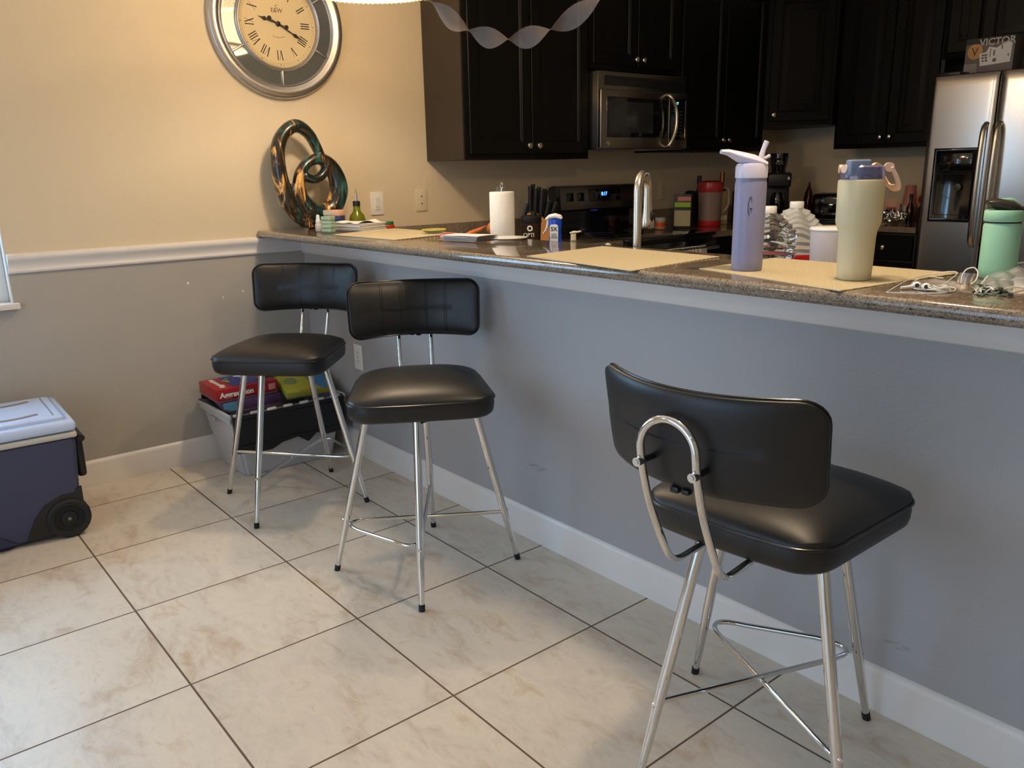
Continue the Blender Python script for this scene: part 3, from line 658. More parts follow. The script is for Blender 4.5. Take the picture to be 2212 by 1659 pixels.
# ------------------------------------------------------------------ wall clock
t = thing('wall_clock', 'large round silver-framed wall clock with mirror ring and Roman numerals', 'clock', (0.0, -0.045, 1.965), PI/2)
RC = Matrix.Rotation(PI/2, 4, 'X')      # lathe axis z -> -y (towards room)
b = MB(); b.lathe([(0.262, 0.020), (0.264, 0.030), (0.268, 0.034), (0.272, 0.030), (0.275, 0.031), (0.285, 0.040), (0.298, 0.044), (0.308, 0.040), (0.311, 0.033), (0.315, 0.032), (0.321, 0.026), (0.324, 0.014), (0.322, 0.0), (0.262, 0.0)], seg=96, cap=False)
b.build('frame', M_SILVER, t, mx=RC)
for k in range(6):
    a0 = PI/2+PI/3*k+0.02; a1 = PI/2+PI/3*(k+1)-0.02
    b = MB(); b.grid(lambda u, v: ((0.200+0.062*v)*math.cos(a0+(a1-a0)*u), (0.200+0.062*v)*math.sin(a0+(a1-a0)*u), 0.022), 16, 1, False); b.build('mirror_panel', M_MIRROR, t, mx=RC)
    a = PI/2+PI/3*k; b = MB()
    b.box(0.197, 0.266, -0.004, 0.004, 0.015, 0.030, 0.002); b.build('divider', M_SILVER, t, mx=RC @ Matrix.Rotation(a, 4, 'Z'))
b = MB(); b.lathe([(0.200, 0.015), (0.203, 0.028), (0.198, 0.034), (0.193, 0.030), (0.191, 0.034), (0.187, 0.030), (0.185, 0.012)], seg=96, cap=False); b.build('inner_ring', M_SILVER, t, mx=RC)
b = MB(); b.lathe([(0.0, 0.014), (0.187, 0.014), (0.187, 0.002), (0, 0.002)], seg=64); dl = b.build('dial', mat('antique_dial', S(214, 198, 160), 0.6, var=0.12, vscale=6), t, mx=RC)
INK = mat('black_ink', (0.012, 0.011, 0.010), 0.5)
def stroke(b, x0, y0, x1, y1, w_, z=0.0145):
    d = Vector((x1-x0, y1-y0)); n = Vector((-d.y, d.x)).normalized()*w_/2
    vs = [b.v((x0+n.x, y0+n.y, z)), b.v((x0-n.x, y0-n.y, z)), b.v((x1-n.x, y1-n.y, z)), b.v((x1+n.x, y1+n.y, z))]; b.face(vs)
rom = ['XII', 'I', 'II', 'III', 'IIII', 'V', 'VI', 'VII', 'VIII', 'IX', 'X', 'XI']
for h, s_ in enumerate(rom):
    wd = {'I': 0.010, 'V': 0.022, 'X': 0.022}; tot = sum(wd[c] for c in s_); x = -tot/2; b = MB(); h0, h1 = 0.0, 0.043
    for c in s_:
        m_ = x+wd[c]/2
        if c == 'I': stroke(b, m_, h0, m_, h1, 0.0042)
        if c == 'V': stroke(b, x+0.003, h1, m_, h0, 0.0045); stroke(b, m_, h0, x+wd[c]-0.003, h1, 0.0016)
        if c == 'X': stroke(b, x+0.003, h1, x+wd[c]-0.003, h0, 0.0045); stroke(b, x+0.003, h0, x+wd[c]-0.003, h1, 0.0016)
        x += wd[c]
    ang = -2*PI*h/12
    b.build('numeral', INK, dl, smooth=False, norm=False, mx=RC @ Matrix.Rotation(ang, 4, 'Z') @ Matrix.Translation((0, 0.112, 0)))
b = MB()
for k in range(60):
    a = 2*PI*k/60; c_, s_ = math.cos(a), math.sin(a); r1 = 0.174 if k % 5 else 0.171; stroke(b, r1*c_, r1*s_, 0.178*c_, 0.178*s_, 0.0008 if k % 5 else 0.003)
for r in (0.170, 0.1785):
    for k in range(96):
        a, a2 = 2*PI*k/96, 2*PI*(k+1)/96; stroke(b, r*math.cos(a), r*math.sin(a), r*math.cos(a2), r*math.sin(a2), 0.0007)
b.build('minute_track', mat('brown_ink_clock', S(110, 92, 66), 0.6), dl, smooth=False, norm=False, mx=RC)
SEP = mat('sepia_ink', S(96, 80, 60), 0.6)
text('E&W', 0.026, SEP, 'maker_mark', dl, facing((0, -0.0146, 0.056)))
text('C', 0.020, SEP, 'maker_initial', dl, facing((0.0, -0.0146, 0.072)))
b = MB()
for k in range(14):
    a = -PI*(0.36+0.28*k/14); a2 = -PI*(0.36+0.28*(k+0.6)/14); stroke(b, 0.07*math.cos(a), 0.07*math.sin(a)+0.012, 0.07*math.cos(a2), 0.07*math.sin(a2)+0.012, 0.003)
b.build('dial_inscription', SEP, dl, smooth=False, norm=False, mx=RC)
def hand(nm, ang, ln, tail, w_):
    b = MB(); z = 0.019
    pts = [(-0.0016, 0), (-0.0028, ln*0.45), (-0.0022, ln*0.55), (-w_, ln*0.66), (-w_*0.3, ln*0.80), (0, ln), (w_*0.3, ln*0.80), (w_, ln*0.66), (0.0022, ln*0.55), (0.0028, ln*0.45), (0.0016, 0), (0.0016, -tail), (-0.0016, -tail)]
    b.prism(pts, z, z+0.001)
    b.lathe([(0.0095, z), (0.0095, z+0.0015), (0, z+0.0015)], (0, -tail, 0), 20)
    b.build(nm, INK, t, smooth=False, mx=RC @ Matrix.Rotation(-ang, 4, 'Z'))
hand('minute_hand', math.radians(119), 0.140, 0.045, 0.008)
hand('hour_hand', math.radians(286), 0.098, 0.042, 0.010)
b = MB(); b.lathe([(0.011, 0.018), (0.011, 0.023), (0.007, 0.025), (0, 0.025)], seg=24); b.build('hub', INK, t, mx=RC)
b = MB(); b.lathe([(0.0, 0.0275), (0.188, 0.0275)], seg=64, cap=False)
gl = mat('clock_glass', (1, 1, 1), 0.0, trans=1.0, ior=1.0, alpha=0.12)
b.build('glass', gl, t, mx=RC)

# ------------------------------------------------------------------ pendant lamps and crepe streamers
def pendant(x, y, label):
    t = thing('pendant_lamp', label, 'lamp', (x, y, 1.955), 0, 'drum pendant lamps over the bar')
    m, tr, bs = nt('crackle_glass_shade'); tr.nodes.remove(bs); out = tr.nodes['Material Output']
    tp = tr.nodes.new('ShaderNodeBsdfTransparent'); tp.inputs[0].default_value = (1.0, 0.88, 0.66, 1)
    tl = tr.nodes.new('ShaderNodeBsdfTranslucent'); tl.inputs[0].default_value = (1.0, 0.85, 0.6, 1)
    df = tr.nodes.new('ShaderNodeBsdfDiffuse'); df.inputs[0].default_value = (0.95, 0.88, 0.75, 1)
    vo = tr.nodes.new('ShaderNodeTexVoronoi'); vo.feature = 'DISTANCE_TO_EDGE'; vo.inputs['Scale'].default_value = 55
    tc = tr.nodes.new('ShaderNodeTexCoord'); tr.links.new(tc.outputs['Object'], vo.inputs['Vector'])
    rp = tr.nodes.new('ShaderNodeMapRange'); rp.inputs[1].default_value = 0; rp.inputs[2].default_value = 0.06; rp.inputs[3].default_value = 0.1; rp.inputs[4].default_value = 0.62; tr.links.new(vo.outputs['Distance'], rp.inputs[0])
    a = tr.nodes.new('ShaderNodeMixShader'); a.inputs[0].default_value = 0.5; tr.links.new(tl.outputs[0], a.inputs[1]); tr.links.new(df.outputs[0], a.inputs[2])
    c = tr.nodes.new('ShaderNodeMixShader'); tr.links.new(rp.outputs[0], c.inputs[0]); tr.links.new(a.outputs[0], c.inputs[1]); tr.links.new(tp.outputs[0], c.inputs[2])
    tr.links.new(c.outputs[0], out.inputs[0])
    b = MB(); b.lathe([(0.28, 0.012), (0.28, 0.24)], seg=72, cap=False); sh = b.build('shade', m, t)
    b = MB(); b.lathe([(0.277, 0.0), (0.284, 0.0), (0.284, 0.014), (0.277, 0.014), (0.277, 0.0)], seg=72, cap=False); b.lathe([(0.277, 0.236), (0.284, 0.236), (0.284, 0.248), (0.277, 0.248), (0.277, 0.236)], seg=72, cap=False); b.build('rim', M_WHITEP, sh)
    b = MB()
    for k in range(90):
        a_ = 2*PI*k/90; b.lathe([(0, -0.006), (0.005, 0.0), (0.0, 0.008)], (0.272*math.cos(a_), 0.272*math.sin(a_), 0.0), 6)
    b.build('bead_fringe', mat('amber_bead', (1.0, 0.85, 0.5), 0.1, trans=0.6), sh, smooth=False)
    for k in range(3):
        a_ = 2*PI*k/3+0.4; bx, by = 0.10*math.cos(a_), 0.10*math.sin(a_)
        b = MB(); b.lathe([(0.0, -0.03), (0.018, -0.024), (0.028, -0.004), (0.026, 0.012), (0.014, 0.034), (0.012, 0.05), (0, 0.05)], (bx, by, 0.14), 20); bl = b.build('bulb', emis('warm_bulb', (1.0, 0.72, 0.42), 18), t)
        b = MB(); b.cyl((bx, by, 0.19), (0, 0, 0.225), 0.006); b.build('socket_arm', M_NICKEL, t)
    b = MB(); b.cyl((0, 0, 0.2), (0, 0, CZ-1.955-0.03), 0.006); b.build('stem', M_NICKEL, t)
    b = MB(); b.lathe([(0.065, CZ-1.955-0.03), (0.065, CZ-1.955-0.001), (0, CZ-1.955-0.001)], seg=32); b.build('canopy', M_NICKEL, t)
    return t
pendant(PEND[0][0], PEND[0][1], 'lit drum pendant hanging over the bar, its rim at the top of the photo')
pendant(PEND[1][0], PEND[1][1], 'second drum pendant above the bottles at the right half of the bar')
def flush(x, y, label):
    t = thing('ceiling_light', label, 'lamp', (x, y, CZ))
    b = MB(); b.lathe([(0.17, -0.001), (0.17, -0.03), (0.16, -0.035)], seg=40, cap=False); b.build('pan', M_NICKEL, t)
    b = MB(); b.lathe([(0.155, -0.034), (0.14, -0.07), (0.09, -0.10), (0.0, -0.115)], seg=40, cap=False); b.build('dome', emis('frosted_dome', (1.0, 0.86, 0.68), 1.5), t)
flush(0.9, -3.2, 'flush ceiling light over the dining side, behind the viewer on the left')
flush(4.9, -2.6, 'added ceiling dome for the fill light behind the viewer on the right')  # unseen fixture made up to house the added fill light
def streamer(pts, label, turns, ph):
    m, tr, bs = nt('grey_crepe'); bs.inputs['Base Color'].default_value = (*S(140, 124, 116), 1); bs.inputs['Roughness'].default_value = 0.9
    bs.inputs['Alpha'].default_value = 0.52
    wv = tr.nodes.new('ShaderNodeTexWave'); wv.inputs['Scale'].default_value = 90; wv.inputs['Distortion'].default_value = 3
    tc = tr.nodes.new('ShaderNodeTexCoord'); tr.links.new(tc.outputs['UV'], wv.inputs['Vector'])
    bp = tr.nodes.new('ShaderNodeBump'); bp.inputs['Strength'].default_value = 0.4; tr.links.new(wv.outputs['Fac'], bp.inputs['Height']); tr.links.new(bp.outputs[0], bs.inputs['Normal'])
    P = bez(pts, 20); n = len(P)-1; b = MB()
    def f(u, v):
        i = min(int(round(u*n)), n); d = (P[min(i+1, n)]-P[max(i-1, 0)]).normalized()
        a = Vector((0, 0, 1)); a = (a-d*a.dot(d)).normalized(); q = Vector((-0.68, 0.72, 0.13)).normalized(); th = turns*PI*u+ph
        return P[i] + (a*math.cos(th)+q*math.sin(th))*(v-0.5)*0.060
    b.grid(f, n, 4); return tag(b.build('crepe_streamer', m, ang=180), label, 'streamer')

# ------------------------------------------------------------------ sculpture
def px(x, y): return (0.0, -0.19+(x-588)*0.00234, (487-y)*0.00216)
b = MB()
def sc_tube(L, closed=False, dx=0.0):
    P = [Vector((dx+q[3] if len(q) > 3 else dx, *px(q[0], q[1])[1:])) for q in L]; R_ = [q[2]*0.0024 for q in L]
    PP = bez(P, 6, closed); RR = []
    N = len(L)
    for i in range(N if closed else N-1):
        for k in range(6): tt_ = k/6; RR.append(R_[i]*(1-tt_)+R_[(i+1) % N]*tt_)
    if not closed: RR.append(R_[-1])
    b.tube(PP, 0.02, 16, closed=closed, flat=(1, 0, 0), rad=[(r*0.80+0.010, r) for r in RR])
sc_tube([(676, 474, 10), (645, 464, 17), (618, 430, 16), (605, 378, 14.5), (604, 326, 14), (619, 291, 13), (646, 274, 13), (671, 288, 11), (687, 317, 10), (697, 345, 9)], dx=0.0)
sc_tube([(640, 395, 12), (646, 371, 11), (662, 351, 10), (686, 342, 11), (708, 352, 14), (724, 380, 17), (727, 412, 19), (712, 445, 19), (688, 458, 19), (662, 448, 17), (645, 424, 14)], True, 0.012)
sc_tube([(703, 352, 9), (697, 368, 9), (684, 381, 9), (667, 384, 9), (650, 376, 10)], dx=0.02)
sc_tube([(634, 392, 14), (642, 432, 19), (660, 462, 20), (674, 474, 18)], dx=0.0)
sc_tube([(640, 452, 16), (662, 472, 17), (688, 470, 12)], dx=0.0)
b.box(-0.035, 0.04, -0.062, 0.055, 0.0, 0.03, 0.008)
scu = b.build('abstract_sculpture', M_SCULPT, loc=(0.115, 0.008, BT+0.0055), ang=180)
rm = scu.modifiers.new('r', 'REMESH'); rm.mode = 'VOXEL'; rm.voxel_size = 0.004; rm.use_smooth_shade = True
sm_ = scu.modifiers.new('s', 'SMOOTH'); sm_.iterations = 6; sm_.factor = 0.6
tag(scu, 'glossy marbled brown, gold and teal looping sculpture on the bar end', 'sculpture')

# ------------------------------------------------------------------ things on the bar
def mat_place(label, pts):
    b = MB(); p = [Vector((*q, 0)) for q in pts]; c = sum(p, Vector())/4
    e = (p[1]-p[0]).normalized(); ang = math.atan2(e.y, e.x); R = Matrix.Rotation(-ang, 3, 'Z')
    q = [R @ (v-c) for v in p]
    def f(u, v):
        a = q[0]*(1-u)*(1-v)+q[1]*u*(1-v)+q[2]*u*v+q[3]*(1-u)*v; a.z = 0.0; return a
    b.grid(f, 40, 30, False)
    ret = bmesh.ops.extrude_face_region(b.bm, geom=b.bm.faces[:])
    for v in [g for g in ret['geom'] if isinstance(g, bmesh.types.BMVert)]: v.co.z += 0.0018
    return tag(b.build('placemat', M_WEAVE, loc=(c.x, c.y, BT+0.0004), rz=ang, smooth=False), label, 'placemat', 'woven straw placemats on the bar')
mat_place('straw placemat at the sculpture end of the bar', [(0.60, -0.150), (1.06, -0.130), (0.97, 0.228), (0.44, 0.228)])
mat_place('middle straw placemat, left of the lavender bottle', [(1.905, -0.195), (2.385, -0.262), (2.345, 0.150), (1.86, 0.175)])
mat_place('straw placemat beneath the cream tumbler', [(2.478, -0.115), (2.925, -0.235), (2.975, 0.195), (2.48, 0.215)])

LAV = mat('lavender_powder_coat', S(140, 140, 170), 0.42, bump=0.05, bscale=900)
LAVL = mat('pale_lavender_plastic', S(208, 204, 222), 0.32)
ang = math.atan2(-0.031+0.106, 2.589-2.528)
t = thing('lavender_bottle', 'tall lavender flask with carry-loop straw lid on the bar', 'bottle', (2.586, -0.068, BT+0.002), ang)
b = MB(); b.lathe([(0.0, 0), (0.033, 0), (0.0365, 0.004), (0.037, 0.02), (0.037, 0.206), (0.0355, 0.212), (0.035, 0.218), (0.0, 0.218)], seg=56); b.build('body', LAV, t)
b = MB(); b.lathe([(0.035, 0.218), (0.0375, 0.220), (0.0375, 0.244), (0.034, 0.252), (0.02, 0.256), (0, 0.256)], seg=56); 
b.tube([(-0.075, 0, 0.281), (-0.058, 0, 0.279), (-0.03, 0, 0.268), (0.0, 0, 0.260), (0.030, 0, 0.250)], 0.01, 16, flat=(0, 0, 1), rad=[(0.005, 0.011), (0.0075, 0.014), (0.013, 0.024), (0.014, 0.032), (0.008, 0.028)])
lid = b.build('lid', LAVL, t)
b = MB(); b.tube([(0.020, 0, 0.262), (0.026, 0, 0.285), (0.033, 0, 0.303)], 0.006, 10, rad=[(0.007, 0.006), (0.006, 0.005), (0.0065, 0.005)]); b.tube([(0.017, 0, 0.270), (0.030, 0, 0.264), (0.042, 0, 0.270)], 0.004, 8); b.build('straw_spout', LAVL, lid)
b = MB(); 
for k in range(9):
    a = -1.9+0.035*k; z = 0.150+0.022*math.sin(k/8*PI); 
pts = [(0.0372*math.cos(a), 0.0372*math.sin(a), z) for a, z in ((-1.98, 0.166), (-2.04, 0.176), (-2.13, 0.172), (-2.19, 0.158), (-2.18, 0.142), (-2.10, 0.134))]
b.tube(bez(pts, 4), 0.0008, 6); b.tube([(0.0372*math.cos(a), 0.0372*math.sin(a), z) for a, z in ((-2.10, 0.150), (-1.98, 0.149), (-1.94, 0.148))], 0.0014, 6); b.build('engraving', mat('navy_ink', S(50, 50, 90), 0.4), t, rz=0.25)

CR = mat('cream_powder_coat', S(216, 204, 164), 0.5, bump=0.06, bscale=900)
t = thing('cream_tumbler', 'large cream tumbler with stepped waist and folded carry handle', 'tumbler', (2.857, -0.058, BT+0.003), ang+0.05)
t.scale = (1, 1, 0.972)
b = MB(); b.lathe([(0.0, 0), (0.033, 0), (0.0355, 0.003), (0.0370, 0.03), (0.0385, 0.095), (0.0400, 0.108), (0.0455, 0.122), (0.0468, 0.130), (0.0480, 0.215), (0.0470, 0.219), (0.044, 0.220), (0.0, 0.220)], seg=64); b.build('body', CR, t)
b = MB(); b.lathe([(0.044, 0.220), (0.0450, 0.226), (0.0440, 0.246), (0.040, 0.250), (0, 0.250)], seg=56); 
lid = b.build('lid', mat('clear_violet_plastic', S(170, 168, 205), 0.08, trans=0.75, ior=1.4), t)
b = MB(); b.box(-0.043, 0.003, -0.034, -0.008, 0.228, 0.262, 0.004, 3); b.build('flip_spout', mat('slate_blue_plastic', S(118, 134, 160), 0.3), lid)
PK = mat('peach_plastic', S(240, 200, 170), 0.4)
b = MB(); b.box(0.0, 0.022, -0.008, 0.0, 0.0, 0.0, 0) if False else None
pts = [(0.046, -0.014, 0.246), (0.060, -0.014, 0.226), (0.072, -0.012, 0.206), (0.074, 0.0, 0.200), (0.074, 0.012, 0.203), (0.060, 0.018, 0.226), (0.046, 0.02, 0.246)]
b.tube(bez([(0.046, -0.030, 0.245), (0.060, -0.028, 0.225), (0.071, -0.020, 0.205), (0.072, 0.0, 0.200), (0.071, 0.020, 0.205), (0.060, 0.028, 0.225), (0.046, 0.030, 0.245)], 6), 0.006, 10, flat=(1, 0, 0.6), rad=[(0.0035, 0.009)]*37)
b.lathe([(0.011, -0.046), (0.011, 0.046)], seg=20) if False else None
hd = b.build('carry_handle', PK, t)
for sy in (-1, 1):
    b = MB(); b.cyl((0.042, sy*0.033, 0.245), (0.044, sy*0.024, 0.245), 0.010, 0.010, 20); b.build('hinge', PK, hd)
    b = MB(); b.cyl((-0.047, sy*0.012, 0.243), (-0.040, sy*0.010, 0.243), 0.009, 0.009, 20); b.build('hinge', PK, hd)

MT = mat('mint_powder_coat', S(150, 204, 174), 0.45, bump=0.05, bscale=900)
t = thing('mint_bottle', 'mint green bottle with black flip lid at the right end', 'bottle', (3.060, 0.180, BT+0.001), ang)
b = MB(); b.lathe([(0, 0), (0.034, 0), (0.0365, 0.003), (0.0372, 0.02), (0.0372, 0.112), (0.035, 0.118), (0.034, 0.120), (0.0, 0.120)], seg=56); b.build('body', MT, t)
b = MB(); b.lathe([(0.0355, 0.1185), (0.0355, 0.1215), (0.03, 0.1215)], seg=48, cap=False); b.build('gasket', M_RUB, t)
b = MB(); b.lathe([(0.0365, 0.1215), (0.0385, 0.124), (0.0385, 0.143), (0.036, 0.146), (0, 0.146)], seg=56); lid = b.build('collar', MT, t)
b = MB(); b.tube([(-0.040, 0, 0.163), (-0.026, 0, 0.162), (0, 0, 0.153), (0.024, 0, 0.146), (0.036, 0, 0.143)], 0.01, 20, flat=(0, 0, 1), rad=[(0.004, 0.010), (0.010, 0.024), (0.014, 0.035), (0.010, 0.030), (0.006, 0.018)])
b.build('flip_lid', mat('dark_lid', (0.03, 0.022, 0.016), 0.3), lid)
b = MB(); b.tube([(-0.012, -0.006, 0.168), (0.006, -0.006, 0.166), (0.024, -0.004, 0.156)], 0.006, 10, flat=(0, 0, 1), rad=[(0.003, 0.007), (0.0055, 0.011), (0.004, 0.010)]); b.build('spout_cover', MT, lid)
b = MB(); b.cyl((0.030, -0.012, 0.148), (0.042, -0.012, 0.140), 0.006); b.build('hinge', M_BLACKP, lid)

# earbuds with cable
t = thing('wired_earbuds', 'white wired earbuds and tangled cable beside the straw placemat', 'earbuds', (3.02, -0.08, BT), 0)
WH = mat('glossy_white', S(240, 238, 232), 0.2)
b = MB()
def loop(pts): b.tube(bez([(x, y, z+0.0012) for x, y, z in pts], 8), 0.0011, 8)
loop([(-0.021, -0.113, 0.0), (-0.030, -0.080, 0.0), (-0.045, -0.020, 0.001), (-0.065, 0.060, 0.001), (-0.075, 0.130, 0.002), (-0.070, 0.205, 0.004), (-0.040, 0.215, 0.010), (-0.012, 0.185, 0.012), (0.005, 0.110, 0.006), (0.020, 0.030, 0.002), (0.022, -0.030, 0.002), (0.000, -0.040, 0.002), (-0.030, 0.010, 0.001), (-0.050, 0.080, 0.004), (-0.055, 0.150, 0.003), (-0.030, 0.160, 0.001)])
loop([(-0.021, -0.113, 0.0), (0.000, -0.100, 0.0), (0.022, -0.088, 0.0), (0.045, -0.075, 0.001), (0.062, -0.050, 0.001), (0.066, -0.015, 0.001), (0.055, 0.015, 0.003), (0.035, 0.020, 0.004)])
for k in range(7):
    r = 0.012+0.003*(k % 3); cx, cy = 0.048+0.004*math.sin(k*2.1), -0.034+0.004*math.cos(k*1.7)
    b.tube([(cx+r*math.cos(a*PI/6+k), cy+r*1.2*math.sin(a*PI/6+k), 0.003+0.0016*k+0.0015*math.sin(a*PI/3+k)) for a in range(12)], 0.0011, 8, closed=True)
b.build('cable', WH, t)
for (x, y, a) in ((0.000, -0.030, 0.9), (0.022, -0.038, 4.2)):
    b = MB(); bmesh.ops.create_uvsphere(b.bm, u_segments=18, v_segments=12, radius=0.0095)
    for v in b.bm.verts: v.co = Vector((x+v.co.x, y+v.co.y*0.8, 0.0085+v.co.z*0.85))
    b.tube([(x, y, 0.008), (x-0.018*math.cos(a), y-0.018*math.sin(a), 0.006), (x-0.032*math.cos(a), y-0.032*math.sin(a), 0.005)], 0.003, 10, rad=[0.005, 0.0034, 0.0028])
    e = b.build('earbud', WH, t)
    b = MB(); b.cyl((x+0.004, y-0.008, 0.010), (x+0.0045, y-0.0095, 0.0105), 0.004); b.build('speaker_grille', M_SLOT, e)
# zip bag with black pieces
t = thing('zip_bag', 'crumpled clear plastic bag with black and white scraps by the mint bottle', 'bag', (3.135, 0.02, BT+0.0005), math.radians(100))
M_POLY = mat('clear_polythene', (0.95, 0.95, 0.93), 0.10, trans=0.0, alpha=0.26, spec=0.9)
def zb(u, v):
    wd = 0.030+0.050*u
    return (-0.10+0.33*u, (v-0.5)*2*wd-0.012*u, 0.003+(0.010+0.016*u)*math.sin(PI*v)+0.003*math.sin(u*17+v*9)*math.sin(PI*v)+0.002*math.sin(u*37-v*13)+0.002)
b = MB(); b.grid(zb, 60, 24); b.build('sheet', M_POLY, t, ang=180)
b = MB(); b.tube([zb(k/12, 1.0) for k in range(13)], 0.0020, 8); b.tube([zb(k/12, 0.0) for k in range(13)], 0.0016, 8); b.tube([(p[0], p[1], p[2]+0.001) for p in [zb(0.98, k/12) for k in range(13)]], 0.0022, 8); b.build('zip_edge', WH, t)
random.seed(3); b = MB()
for k in range(15):
    a = random.uniform(-0.7, 0.7); x = random.uniform(-0.135, -0.085); y = random.uniform(-0.035, 0.030); l = random.uniform(0.015, 0.03)
    b.tube([(x, y, 0.003+0.0006*k), (x+l*0.5, y+l*a*0.5, 0.006+0.0006*k), (x+l, y+l*a, 0.004+0.0006*k)], 0.003, 6, flat=(0, 0, 1), rad=[(0.0009, 0.005)]*3)
b.build('black_scraps', M_BLACKP, t)
b = MB()
for k in range(10):
    a = random.uniform(-0.9, 0.9); x = random.uniform(-0.145, -0.09); y = random.uniform(-0.038, 0.034); l = random.uniform(0.02, 0.035)
    b.tube([(x, y, 0.005+0.0008*k), (x+l*0.5, y+l*a*0.5, 0.010+0.0006*k), (x+l, y+l*a, 0.006+0.0006*k)], 0.0014, 6)
b.build('white_scraps', WH, t)
b = MB(); b.tube(bez([(3.048, 0.030, BT+0.002), (3.046, 0.036, BT+0.016), (3.049, 0.046, BT+0.029), (3.060, 0.055, BT+0.033), (3.070, 0.052, BT+0.024), (3.073, 0.040, BT+0.010), (3.070, 0.026, BT+0.002)], 8), 0.0014, 8)
tag(b.build('cable_loop', WH), 'small white cable loop standing upright near the zip bag', 'cable')

# napkins, boxes and bottles at the left end
b = MB()
def nap(u, v):
    a = -0.165+0.33*u; c = -0.082+0.164*v; return (a, c, 0.0)
random.seed(5); L_ = []
for k in range(14):
    z = 0.0018*k; da = random.uniform(-0.012, 0.012); dx, dy = random.uniform(-0.004, 0.004), random.uniform(-0.004, 0.004)
    z = 0.0024*k; b.box(-0.082+dx, 0.082+dx, -0.082+dy, 0.082+dy, z, z+0.0016+0.0004*(k % 2), 0.0004, 1, rz=da)
def topn(u, v): return (-0.085+0.17*u, -0.085+0.17*v, 0.0355+0.006*math.sin(u*7+1)*math.sin(v*5)+0.004*math.sin(u*13+v*7)*u)
b.grid(topn, 24, 24, False)
o = b.build('napkin_stack', M_PAPER, loc=(0.42, 0.085, BT+0.001), rz=0.25); tag(o, 'stack of white paper napkins on the bar near the sculpture', 'napkins')
GRN = mat('pale_green_card', S(160, 186, 158), 0.6)
for k in range(4):
    t = thing('pale_green_box', ['lowest of the four small pale green boxes stacked by the white dropper bottle', 'second from bottom of the four stacked pale green boxes', 'third from bottom of the four stacked pale green boxes', 'topmost of the four small pale green boxes'][k], 'box', (0.425+0.002*(k % 2), -0.078, BT+0.001+0.0172*k), 0.55, 'small pale green boxes in a stack')
    b = MB(); b.box(-0.024, 0.024, -0.020, 0.020, 0, 0.0165, 0.001); b.build('carton', GRN, t)
    b = MB(); b.box(-0.020, 0.020, -0.0205, -0.0199, 0.006, 0.010); b.build('label', mat('sage_label', S(186, 204, 184), 0.6), t, smooth=False)
t = thing('dropper_bottle', 'small white dropper bottle standing left of the green boxes', 'bottle', (0.345, -0.085, BT+0.001))
b = MB(); b.lathe([(0, 0), (0.013, 0), (0.0145, 0.003), (0.0145, 0.030), (0.010, 0.036), (0, 0.036)], seg=28); b.build('body', mat('frosted_white', S(225, 222, 214), 0.3, trans=0.2), t)
b = MB(); b.lathe([(0.0115, 0.036), (0.0115, 0.048), (0.009, 0.05), (0.0075, 0.066), (0.0055, 0.073), (0, 0.074)], seg=28); b.build('cap', M_WHITEP, t)
def cbox(label, loc, rz, sx, sy, sz, c, band=None, name='card_game_box', grp='small card boxes stacked beside the sculpture', cat='box'):
    t = thing(name, label, cat, loc, rz, grp)
    b = MB(); b.box(-sx/2, sx/2, -sy/2, sy/2, 0, sz, 0.001); b.build('carton', mat(name+'_'+label[:6], c, 0.5), t)
    if band:
        b = MB(); b.box(-sx/2-0.0004, sx*0.1, -sy/2-0.0005, -sy/2, sz*0.25, sz*0.75); b.build('printed_panel', mat('printed', band, 0.5), t, smooth=False)
    return t
cbox('teal small carton at the bottom of the stack behind the napkins', (0.265, 0.040, BT+0.001), 0.6, 0.078, 0.05, 0.033, S(96, 140, 150), S(200, 214, 200))
cbox('navy and yellow small carton in the middle of the stack', (0.267, 0.038, BT+0.035), 0.62, 0.080, 0.055, 0.026, S(52, 66, 110), S(190, 180, 60))
cbox('pale pink small carton on top of the stack by the sculpture', (0.265, 0.038, BT+0.062), 0.55, 0.080, 0.055, 0.026, S(230, 176, 150), S(190, 206, 190))
t = thing('oil_bottle', 'green glass oil bottle with metal pourer spout', 'bottle', (0.235, 0.175, BT+0.001))
t.scale = (1.28, 1.28, 1.20)
b = MB(); b.lathe([(0, 0), (0.027, 0), (0.030, 0.004), (0.030, 0.030), (0.027, 0.045), (0.015, 0.060), (0.0125, 0.070), (0.0125, 0.085), (0.0, 0.085)], seg=40); b.build('glass_body', mat('green_glass', S(150, 160, 20), 0.05, trans=0.55, ior=1.45), t)
b = MB(); b.lathe([(0.0135, 0.082), (0.0135, 0.100), (0.010, 0.102), (0, 0.102)], seg=24); b.build('collar', M_BLACKP, t)
b = MB(); b.tube([(0, 0, 0.10), (0.001, 0, 0.125), (-0.003, 0, 0.147)], 0.003, 10, rad=[0.0045, 0.0035, 0.002]); b.build('pourer', M_CHROME, t)
t = thing('spice_jar', 'small amber spice jar against the wall by the oil bottle', 'jar', (0.13, 0.225, BT+0.001))
b = MB(); b.lathe([(0, 0), (0.020, 0), (0.021, 0.003), (0.021, 0.030), (0.016, 0.036), (0, 0.036)], seg=28); b.build('body', mat('amber_glass', S(170, 120, 80), 0.15), t)
b = MB(); b.lathe([(0.018, 0.036), (0.018, 0.050), (0, 0.050)], seg=28); b.build('cap', mat('tan_cap', S(200, 170, 140), 0.4), t)
t = thing('sauce_jar', 'short jar of red sauce with a green lid behind the napkins', 'jar', (0.45, 0.205, BT+0.001))
b = MB(); b.lathe([(0, 0), (0.034, 0), (0.037, 0.004), (0.037, 0.010), (0.032, 0.018), (0, 0.018)], seg=36); b.build('body', mat('red_sauce', S(170, 50, 24), 0.12), t)
